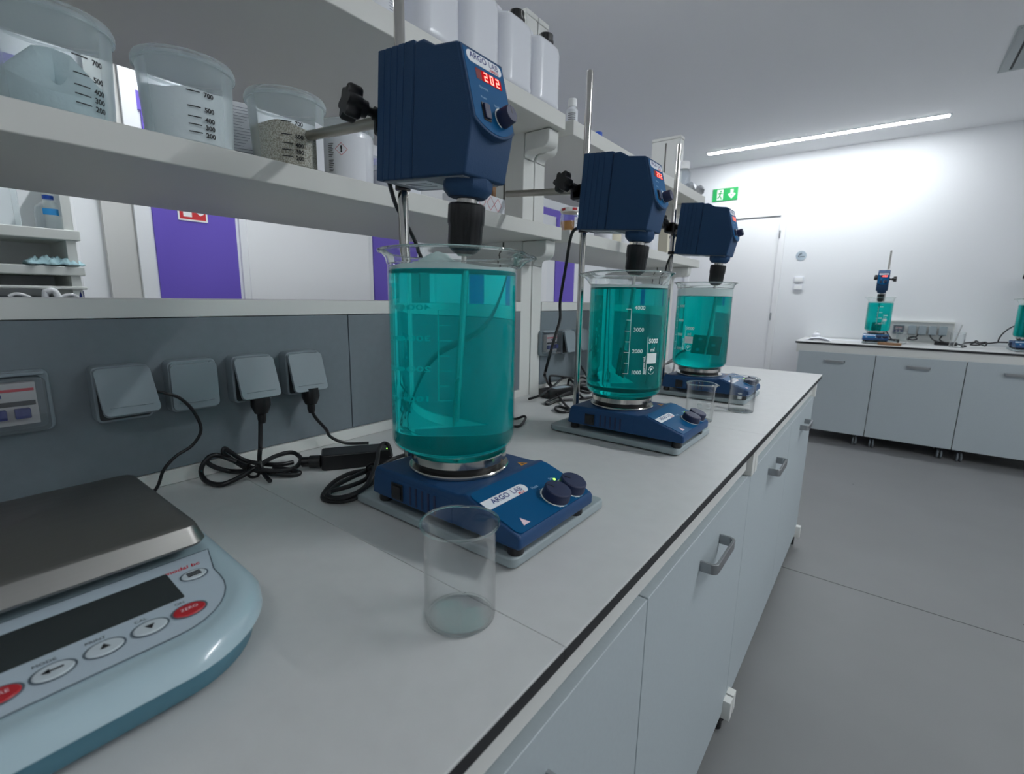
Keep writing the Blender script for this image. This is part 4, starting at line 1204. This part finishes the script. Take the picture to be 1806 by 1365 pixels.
# labelled jar with hazard diamond
t = thing('plastic_jar', 'white jar with a printed hazard diamond, behind the steel bar', 'jar', (-.965, .655, ZL), math.radians(-40))
b = MB(); b.lathe([(0, 0), (.050, 0), (.052, .003), (.055, .098), (.053, .106), (0, .106)], M['hdpe'], seg=48); b.build('body', t)
b = MB(); b.lathe([(0, .106), (.0555, .106), (.0565, .108), (.0565, .124), (.054, .127), (0, .127)], M['bucket'], seg=48); b.build('lid', t)
b = MB(); R = .0545
v, f = strip(-.040, .045, .004, .094, 12); b.add([cylwrap(R, 0, 0)(p) for p in v], f, M['paper']); 
W2 = cylwrap(R+.0006, 0, 0)
def dia(b, cx, cz, h, wd, mat):
    o = [(cx, cz+h), (cx+h, cz), (cx, cz-h), (cx-h, cz)]; i = [(cx, cz+h-wd), (cx+h-wd, cz), (cx, cz-h+wd), (cx-h+wd, cz)]
    b.add([W2(p) for p in o+i], [[k, (k+1) % 4, 4+(k+1) % 4, 4+k] for k in range(4)], mat)
dia(b, -.006, .066, .0125, .001, M['redtext'])
b.text('!', .017, M['blacktext'], None, wrap=lambda p: W2((p[0]-.006, p[1]+.066)), bold=.04)
for k in range(15):
    z = .076-k*.0035 - (.004 if k > 7 else 0)
    v, f = strip(-.034, -.022-(k*7 % 5)*.0008, z, z+.0011, 2); b.add([W2(p) for p in v], f, M['blacktext'])
v, f = strip(-.020, -.006, .006, .011, 2); b.add([W2(p) for p in v], f, M['blacktext'])
b.build('label', t)

t = thing('cardboard_box', 'white lidded box right of the hazard-diamond jar, behind the motor', 'box', (-.955, .757, ZL), math.radians(6))
b = MB(); b.box(-.045, .045, -.035, .06, 0, .050, M['hdpe']); b.build('body', t, bevel=.002)
b = MB(); b.box(-.047, .047, -.037, .062, .0505, .062, M['paper']); b.build('lid', t, bevel=.002)
t = thing('plastic_bag', 'folded clear plastic bag standing behind the white box', 'bag', (-1.05, .775, ZL), .2)
b = MB()
for k, (w, h) in enumerate(((.07, .125), (.06, .105), (.05, .115))):
    x = -.018+k*.016
    b.add([(x, -w, 0), (x+.012, 0, 0), (x, w, 0), (x-.006, w*.9, h), (x+.01, 0, h*.9), (x-.008, -w*.85, h*.95)], [[0, 1, 4, 5], [1, 2, 3, 4]], M['bucket'])
b.build('body', t)
# sheets of paper in the back row
t = thing('paper_stack', 'upright lined paper sheets between the powder and granule buckets', 'paper', (-1.06, .452, ZL), math.radians(-18))
b = MB(); b.box(-.012, .012, -.055, .055, 0, .135, M['paper']); b.build('sheets', t, bevel=.001)
b = MB()
for k in range(22): b.box(.0121, .0124, -.05, .05-(k*13 % 7)*.004, .012+k*.0054, .0128+k*.0054, M['greyink'])
b.build('printed_lines', t)
t = thing('leaflet', 'leaflet with a hazard diamond lying under the motor on the lower shelf', 'leaflet', (-.93, 1.02, ZL), .1)
b = MB(); b.box(-.05, .05, -.07, .08, 0, .042, M['paper']); b.build('sheet', t)
b = MB()
X = frame((.0505, .0, .021), (0, 1, 0), (0, 0, 1))
for cx in (-.03, .01, .045):
    o = [(cx, .018), (cx+.018, 0), (cx, -.018), (cx-.018, 0)]; i = [(cx, .0165), (cx+.0165, 0), (cx, -.0165), (cx-.0165, 0)]
    b.add([(p[0], p[1], .0003) for p in o+i], [[k, (k+1) % 4, 4+(k+1) % 4, 4+k] for k in range(4)], M['redtext'], X)
b.build('hazard_diamonds', t)
t = thing('wooden_sticks', 'brown wooden stirring sticks standing near the shelf post', 'sticks', (-1.0, 1.175, ZL), 0)
for k, (dy, a, h) in enumerate(((0, .03, .15), (.012, -.06, .16), (.02, .10, .13))):
    b = MB(); b.box(-.003, .003, -.004, .004, 0, h, M['cork'], Matrix.Translation((.0, dy, .0)) @ Matrix.Rotation(a, 4, 'X')); b.build('stick', t)

# jerrycans on the upper shelf
def jerrycan(label, y, x=-.930, w=.142, d=.108, h=.185, proto=None):
    t = thing('jerrycan', label, 'jerrycan', (x, y, ZU), 0, 'white jerrycans on the top shelf')
    b = MB(); rings = []
    for ins, z in ((.012, 0), (.003, .004), (0, .012), (.001, .02), (.001, h-.03), (.003, h-.016), (.014, h-.004), (.03, h)):
        rings.append([(px, py, z) for px, py in rrect(-d/2+ins, d/2-ins, -w/2+ins+.002, w/2-ins-.002, .034, 8)])
    loft(b, rings, M['hdpe']); b.build('body', t, angle=50)
    b = MB(); b.lathe([(.020, h-.006), (.020, h+.010), (0, h+.010)], M['hdpe'], Matrix.Translation((.012, .028, 0)), 24); b.build('neck', t)
    def rib(a, r, z): return r*(1-.03*(math.sin(a*24) > .3)*(r > .018)), z
    b = MB(); b.lathe([(.0235, h+.004), (.0245, h+.006), (.0245, h+.010), (.0225, h+.011), (.0225, h+.027), (.020, h+.029), (0, h+.029)], M['black'], Matrix.Translation((.012, .028, 0)), 72, spout=rib); b.build('cap', t)
    b = MB(); b.tube([(-.01, -.052, h-.012), (-.01, -.046, h+.014), (-.01, -.022, h+.018), (-.01, -.010, h-.004)], .009, M['hdpe'], 12); b.build('handle', t)
    return t
jerrycan('white black-capped jerrycan at the right end of the row on the top shelf', 1.300)
jerrycan('white black-capped jerrycan, second from the right in the top shelf row', 1.154)
jerrycan('white jerrycan, third from the end of the top shelf, cap at the picture edge', 1.007)
jerrycan('white jerrycan behind the nearest motor, leftmost of the top shelf row', .860)
t = thing('labelled_canister', 'white canister with a curling printed label beside the steel rod', 'canister', (-.955, .722, ZU), 0)
b = MB(); b.lathe([(0, 0), (.052, 0), (.056, .005), (.056, .17), (.03, .195), (0, .195)], M['hdpe'], seg=40); b.build('body', t)
b = MB(); W3 = cylwrap(.0568, math.radians(-10), 0)
v, f = strip(-.055, .05, .004, .16, 10); b.add([W3(p) for p in v], f, M['paper'])
W4 = cylwrap(.0575, math.radians(-10), 0)
for k in range(24):
    for x0 in (.012, .03):
        v, f = strip(x0, x0+.013, .02+k*.0055, .0212+k*.0055, 1); b.add([W4(p) for p in v], f, M['greyink'])
b.build('label', t)

# things on the far shelf unit
def vial(label, x, y, z, R, H, cap, capmat, wall='hdpe', lab=True):
    t = thing('small_bottle', label, 'bottle', (x, y, z), math.radians(-60))
    b = MB(); b.lathe([(0, 0), (R-.002, 0), (R, .003), (R, H*.60), (R*.62, H*.70), (R*.62, H*.74), (0, H*.74)], M[wall], seg=32); b.build('body', t)
    b = MB(); b.lathe([(0, H*.73), (R*.78, H*.73), (R*.78, H*.98), (R*.70, H), (0, H)], M[capmat], seg=32); b.build('cap', t)
    if lab:
        b = MB(); w = cylwrap(R, 0, 0); v, f = strip(-R*.9, R*.9, H*.10, H*.55, 8); b.add([w(p) for p in v], f, M['paper'])
        w = cylwrap(R+.0005, 0, 0)
        for k in range(5):
            v, f = strip(-R*.7, R*.6, H*(.16+k*.07), H*(.18+k*.07), 4); b.add([w(p) for p in v], f, M['blacktext'])
        b.build('label', t)
    return t
vial('small white-capped bottle with printed label at the start of the far shelf', -.918, 1.496, ZU, .019, .088, 1, 'signwhite')
vial('bottle whose blue cap shows above the far shelf edge', -.96, 1.76, ZU, .020, .062, 1, 'bluecap', 'pet', False)
vial('clear bottle with pale cap near the far end of the top shelf', -.915, 2.60, ZU, .036, .132, 1, 'signwhite', 'pet', False)
def foil_blob(label, x, y, z, s, seed):
    rnd = random.Random(seed); b = MB(); v, f = [], []
    n, mres = 9, 6
    for i in range(mres+1):
        for j in range(n):
            th = PI*i/mres; ph = 2*PI*j/n; r = s*(.75+.5*rnd.random())
            if i in (0, mres): r = s*.8
            v.append((r*math.sin(th)*math.cos(ph), 1.3*r*math.sin(th)*math.sin(ph), max(0, .8*s+.8*r*math.cos(th))))
    for i in range(mres):
        for j in range(n):
            k = (j+1) % n; f.append([i*n+j, (i+1)*n+j, (i+1)*n+k, i*n+k])
    b.add(v, f, M['foil']); o = b.build('foil_piece', None, (x, y, z), smooth=False); tag(o, label, 'foil')
foil_blob('crumpled foil piece beside the clear bottle on the far shelf', -.905, 2.685, ZU, .030, 3)
foil_blob('crumpled foil piece nearest the end of the far shelf', -.90, 2.785, ZU, .034, 5)
# lower shelf, far unit
t = thing('jam_jar', 'glass jar of amber liquid with a red-and-white lid on the lower shelf', 'jar', (-.985, 1.630, ZL), math.radians(-45))
b = MB(); b.lathe([(0, 0), (.040, 0), (.044, .004), (.044, .078), (.039, .088), (.039, .092), (.037, .092), (.042, .077), (.042, .006), (0, .003)], M['pet'], seg=40); b.build('glass_wall', t)
b = MB(); b.lathe([(0, .004), (.040, .004), (.0415, .008), (.0415, .058), (0, .058)], M['amber'], seg=40); b.build('contents', t)
b = MB(); b.lathe([(.0, .091), (.042, .091), (.043, .093), (.043, .103), (.041, .106), (0, .106)], M['signwhite'], seg=40)
for k in range(6):
    v, f = ring_flat(.012, .040, k*PI/3, k*PI/3+PI/6, 6); b.add(v, f, M['redlid'], Matrix.Translation((0, 0, .1063)))
    for zz in (.094,):
        v, f = strip(-.009, .009, zz, zz+.009, 4); b.add([cylwrap(.043, k*PI/3, 0)(p) for p in v], f, M['redlid'])
b.build('lid', t)
b = MB(); v, f = strip(-.022, .022, .012, .070, 8); b.add([cylwrap(.044, math.radians(28), 0)(p) for p in v], f, M['paper'])
for k in range(4):
    v, f = strip(-.017, .014, .022+k*.012, .0235+k*.012, 4); b.add([cylwrap(.0446, math.radians(28), 0)(p) for p in v], f, M['greyink'])
b.build('label', t)
t = thing('storage_box', 'white box with a dark label left of the amber jar', 'box', (-1.215, 1.662, ZL), 0)
b = MB(); b.box(-.06, .06, -.11, .125, 0, .112, M['hdpe']); b.build('body', t, bevel=.002)
b = MB(); b.box(.0601, .0608, -.065, -.012, .080, .104, M['socket_dark']); b.build('dark_label', t)
BB = ((1.87, .085, 'hdpe', 'cream bottle left of the chuck of the middle stirrer'), (1.955, .08, 'beige', 'beige bottle first in the row under the middle motor'), (2.04, .085, 'hdpe', 'white bottle second in the row under the middle motor'),
      (2.14, .09, 'beige', 'tall beige bottle right of the middle chuck'), (2.34, .12, 'hdpe', 'large white bottle with rounded shoulder between middle and third motors'))
for y, h, mt, lb in BB:
    t = thing('storage_bottle', lb, 'bottle', (-.975, y, ZL), 0)
    R = .038 if h < .1 else .05
    b = MB(); b.lathe([(0, 0), (R-.003, 0), (R, .004), (R, h*.82), (R*.75, h*.97), (R*.45, h*1.02), (0, h*1.02)], M[mt], seg=32); b.build('body', t)
    b = MB(); b.lathe([(0, h*1.01), (R*.5, h*1.01), (R*.5, h*1.2), (0, h*1.22)], M['signwhite'], seg=24); b.build('cap', t)
t = thing('storage_box', 'tall cream box with small dark windows right of the middle motor', 'box', (-.985, 2.60, ZL), 0)
b = MB(); b.box(-.05, .05, -.10, .10, 0, .17, M['beige']); b.build('body', t, bevel=.002)
b = MB(); b.box(.0502, .0509, -.07, -.01, .055, .10, M['slot']); b.box(.0502, .0509, -.07, -.02, .0, .022, M['slot']); b.build('dark_window', t)

# ================================================================== FAR BENCH along the back wall
YB0 = 5.13
t = thing('worktop', 'pale worktop with black edge on the far bench by the back wall', 'worktop', (1.3, (YB0+YF)/2, 0))
b = MB(); b.box(-1.94, 1.39, -(YF-YB0)/2, (YF-YB0)/2-.013, -.0035, 0, M['top']); b.build('laminate_top', t)
b = MB(); b.box(-1.9396, 1.39, -(YF-YB0)/2+.0004, (YF-YB0)/2-.013, -.0185, -.0036, M['edge']); b.build('edge_band', t)
t = thing('lab_bench', 'white frame rail carrying the far bench along the back wall', 'bench', (1.3, (YB0+YF)/2, FL))
b = MB(); b.box(-1.925, 1.38, -(YF-YB0)/2+.012, -(YF-YB0)/2+.03, .80, .8805, M['white']); b.build('apron', t)
b = MB(); b.box(-1.925, -1.905, -(YF-YB0)/2+.03, (YF-YB0)/2-.03, .80, .8805, M['white']); b.build('side_rail', t)
for x in (-1.90, -.2, 1.36):
    b = MB(); b.box(x-.015, x+.015, .30, .345, 0, .88, M['white']); b.box(x-.015, x+.015, -.30, .30, .84, .8804, M['white']); b.build('leg', t)
for i, lb in enumerate(('grey cabinet under the far bench, the leftmost', 'grey cabinet under the far bench, second from the left', 'grey cabinet under the far bench, cut by the right picture edge')):
    cabinet('base_cabinet', .572, lb, (-.315+i*.574, YB0-.018, FL), -PI/2, -.085, -.80, .5)

def far_station(x, y, lab, rod_lab):
    R = -PI/2
    def loc(lx, ly, z): return (x+ly, y-lx, z)
    fs = dup(stand, loc(0, 0, 0), R, 'pale grey stand plate and steel rod '+rod_lab)
    for c in fs.children:
        if c.name.startswith('rod'): c.scale = (1, 1, .92)
    dup(hot, loc(0, 0, .018), R, 'blue hotplate stirrer '+rod_lab)
    dup(ovh, loc(.025, -.0075, .455), None, 'blue overhead stirrer '+rod_lab, rot=(0, TILT, R))
    dup(clp, loc(-.143, .017, .570), R, 'black boss head with knobs '+rod_lab)
    make_big_beaker('glass beaker of turquoise liquid '+rod_lab, loc(-.002, 0, .1075), math.radians(170), .250, .010)
far_station(-.055, 5.47, '', 'on the far bench, the left station')
far_station(.905, 5.47, '', 'on the far bench, at the right picture edge')

t = thing('socket_board', 'pale grey wall socket board standing on the far bench', 'socket board', (.255, YF-.001, 0), -PI/2)
b = MB(); b.box(0, .03, -.235, .235, .008, .185, M['board']); b.build('panel', t, bevel=.002)
b = MB(); b.box(0, .036, -.24, .24, .186, .199, M['white']); b.box(0, .036, -.2405, -.2355, .001, .186, M['white']); b.box(0, .036, .2355, .2405, .001, .186, M['white']); b.box(0, .036, -.24, .24, .0005, .0075, M['white']); b.build('frame', t)
breaker_box('circuit breaker at the left of the far socket board', (.105, YF-.0315, .115), -PI/2, .085, .085)
for i, lb in enumerate(('first socket after the breaker on the far socket board', 'second socket after the breaker on the far socket board', 'third socket after the breaker on the far socket board', 'last socket at the right of the far socket board')):
    socket_proto('power_socket', lb, 12, (.205+i*.072, YF-.0315, .115), -PI/2, .056, .085)
make_small('small glass beaker right of the far left hotplate', (.13, 5.55, 0), math.radians(-90), True, .042, .10)
sb5 = make_small('tall glass beaker holding a steel rod on the far bench', (.49, 5.42, 0), math.radians(-90), True, .048, .125)
o = MB(); o.cyl((.47, 5.42, .004), (.505, 5.43, .19), .004, M['rodsteel'], 12); r_ = o.build('stirring_rod', None); tag(r_, 'steel stirring rod leaning in the far glass beaker', 'rod')
o = MB(); o.box(-.075, .085, -.035, .03, .0005, .022, M['cork'], Matrix.Rotation(-.1, 4, 'Z')); r_ = o.build('wooden_block', None, (.045, 5.235, 0), bevel=.003); tag(r_, 'flat brown wooden block at the front of the far bench', 'block')
o = MB()
rnd = random.Random(4)
for k in range(3):
    w = .11-.02*k
    o.add([(-w, -.05, .001+.009*k), (w, -.06+.02*rnd.random(), .001+.009*k), (w*.9, .06, .006+.008*k), (0, .04, .016+.009*k), (-w*.95, .055, .004+.009*k), (0, -.05, .012+.007*k)],
          [[0, 5, 3, 4], [5, 1, 2, 3]], M['paper'])
r_ = o.build('paper_towel', None, (-.48, 5.35, 0)); tag(r_, 'crumpled white paper towel at the left end of the far bench', 'paper towel')
o = MB(); o.box(-.16, .17, -.06, .06, .0003, .0015, M['paper'], Matrix.Rotation(-.15, 4, 'Z')); r_ = o.build('paper_sheet', None, (-.30, 5.60, 0)); tag(r_, 'white paper sheet lying left of the far hotplate', 'paper')
t = thing('wash_bottle', 'small white squat bottle on the far bench by the door', 'bottle', (-.53, 5.66, 0))
b = MB(); b.lathe([(0, 0), (.035, 0), (.037, .004), (.035, .04), (.015, .055), (0, .055)], M['hdpe'], seg=28); b.build('body', t)
b = MB(); b.lathe([(0, .055), (.013, .055), (.012, .075), (0, .076)], M['signwhite'], seg=20); b.build('cap', t)
cable('power_cable', [(0.250,5.830,0.079), (0.242,5.750,0.064), (0.207,5.660,0.054), (0.180,5.620,0.046), (0.207,5.580,0.037), (0.240,5.620,0.045), (0.220,5.680,0.062), (0.187,5.660,0.053), (0.181,5.600,0.034)], .006, 'black cable bundle at the foot of the far socket board')
cable('power_cable', [(0.334,5.830,0.084), (0.344,5.750,0.053), (0.368,5.660,0.034), (0.397,5.600,0.027)], .006, 'black cable from the third far socket to the adapter')
cable('power_cable', [(0.421,5.830,0.076), (0.403,5.720,0.042), (0.440,5.580,0.027), (0.507,5.500,0.024), (0.552,5.450,0.015), (0.526,5.420,0.011), (0.542,5.500,0.035), (0.604,5.550,0.044), (0.620,5.550,0.057), (0.639,5.480,0.031), (0.582,5.480,0.027), (0.611,5.500,0.044), (0.665,5.450,0.027), (0.673,5.500,0.052), (0.629,5.500,0.041), (0.697,5.500,0.046), (0.746,5.500,0.057), (0.801,5.500,0.059)], .006, 'tangled black cable right of the beaker on the far bench')
cable('motor_cable', [(0.756,5.600,0.052), (0.758,5.600,0.080), (0.772,5.600,0.120), (0.800,5.600,0.161), (0.834,5.600,0.190), (0.871,5.600,0.195)], .005, 'thin black cable rising to the stirrer at the right picture edge')
cable('motor_cable', [(0.009,5.620,0.114), (0.027,5.620,0.084), (0.049,5.620,0.050), (0.073,5.600,0.022), (0.098,5.580,0.016)], .005, 'black cable draped right of the far left hotplate')
t = thing('power_adapter', 'black adapter brick under the far socket board', 'adapter', (.44, 5.64, 0), math.radians(-8))
b = MB(); b.rbox(-.075, .075, -.028, .028, .0005, .032, .006, M['black'], 'z'); b.build('case', t, bevel=.003)
t = thing('power_adapter', 'black adapter lying between the far hotplate and the small beaker', 'adapter', (.06, 5.68, 0), math.radians(5))
b = MB(); b.rbox(-.06, .06, -.028, .028, .0005, .032, .006, M['black'], 'z'); b.build('case', t, bevel=.003)


# ================================================================== STORAGE RACK seen through the shelf opening
RX = -2.62
t = thing('storage_rack', 'white storage rack with shelves behind the opening at the left', 'rack', (RX, -.10, FL))
b = MB()
for zz, th in ((1.257, .012), (1.335, .035), (1.478, .04)):
    b2 = MB(); b2.box(-.33, .0, -.72, .62, zz-th, zz, M['rack']); b2.build('shelf', t, bevel=.004)
for yy in (.575, -.72):
    b2 = MB(); b2.box(-.33, -.012, yy, yy+.03, 0, 1.72, M['rack']); b2.build('side_panel', t)
b2 = MB(); b2.box(-.345, -.331, -.72, .62, 0, 1.72, M['wall']); b2.build('back_panel', t)
b2 = MB(); b2.box(-.30, -.02, -.69, .575, .02, .86, M['front']); b2.build('base_unit', t)
b2 = MB(); b2.box(-.328, -.31, -.69, .575, .9, 1.214, M['panel']); b2.build('splash_panel', t)
b2 = MB(); b2.box(-.33, .02, -.72, .62, .862, .898, M['white']); b2.build('counter', t)
t = thing('water_bottle', 'clear plastic bottle with blue cap and blue label on the rack', 'bottle', (-2.70, .452, .5785))
b = MB(); b.lathe([(0, 0), (.044, 0), (.048, .004), (.048, .06), (.044, .085), (.016, .112), (.016, .122), (0, .122)], M['pet'], seg=36); b.build('body', t)
b = MB(); b.lathe([(0, .118), (.017, .118), (.017, .132), (0, .133)], M['bluecap'], seg=24); b.build('cap', t)
b = MB(); v, f = strip(-.024, .024, .054, .078, 8); b.add([((.0485)*math.cos(math.radians(-6)+p[0]/.048), (.0485)*math.sin(math.radians(-6)+p[0]/.048), p[1]) for p in v], f, M['bluelabel']); b.build('label', t)
t = thing('plastic_crate', 'pale translucent container left of the clear water bottle', 'container', (-2.72, .24, .5785))
b = MB(); b.box(-.07, .07, -.13, .12, 0, .2, M['bucket']); b.build('body', t, bevel=.006)
# crumpled cloth
rnd = random.Random(11); b = MB(); v, f = [], []
nx, ny = 22, 12
for i in range(nx):
    for j in range(ny):
        yy = -.085+.17*i/(nx-1); xx = -.05+.10*j/(ny-1)
        h = .004+.036*abs(math.sin(i*.75+1.3*math.sin(j*.8)))*(1-abs(2*j/(ny-1)-1)**2)*(1-.6*abs(2*i/(nx-1)-1)**3)+.005*rnd.random()
        v.append((xx+.008*math.sin(i*.9), yy, h))
for i in range(nx-1):
    for j in range(ny-1): f.append([i*ny+j, i*ny+j+1, (i+1)*ny+j+1, (i+1)*ny+j])
b.add(v, f, M['cloth']); o = b.build('cleaning_cloth', None, (-2.664, .436, .4355), (0, 0, 0), angle=80)
sm = o.modifiers.new('thickness', 'SOLIDIFY'); sm.thickness = .003
tag(o, 'crumpled pale teal cloth lying on the rack shelf', 'cloth')
t = thing('water_tap', 'white swan-neck tap with two side levers below the rack shelves', 'tap', (-2.628, .388, -.0015))
b = MB(); b.tube([(0, 0, 0), (0, 0, .30), (.004, .012, .338), (.006, .03, .338), (.008, .04, .31)], .011, M['sink'], 12); b.build('spout', t)
for s in (-1, 1):
    b = MB(); b.tube([(0, 0, .28), (0, s*.05, .318), (0, s*.08, .326), (0, s*.10, .316)], .006, M['sink'], 10); b.build('lever', t)
t = thing('spray_bottle', 'bottle with a dark blue cap standing right of the white tap', 'bottle', (-2.645, .497, -.0015))
b = MB(); b.lathe([(0, 0), (.032, 0), (.034, .004), (.034, .24), (.012, .315), (0, .315)], M['pet'], seg=28); b.build('body', t)
b = MB(); b.lathe([(0, .314), (.014, .314), (.013, .342), (0, .344)], M['navytext'], seg=20); b.build('cap', t)

# ================================================================== LIGHT, WORLD, VIEW
sc = bpy.context.scene
w = bpy.data.worlds.new('world'); sc.world = w; w.use_nodes = True
w.node_tree.nodes['Background'].inputs[0].default_value = (.75, .85, 1, 1)
w.node_tree.nodes['Background'].inputs[1].default_value = 0.0
sc.view_settings.view_transform = 'Standard'; sc.view_settings.look = 'None'
sc.view_settings.gamma = 1; sc.view_settings.use_curve_mapping = False
sc.view_settings.exposure = 0.0
sc.cycles.max_bounces = 14; sc.cycles.transparent_max_bounces = 32; sc.cycles.transmission_bounces = 12
sc.cycles.diffuse_bounces = 6; sc.cycles.glossy_bounces = 6
sc.cycles.sample_clamp_indirect = 6.0
sc.cycles.use_denoising = True
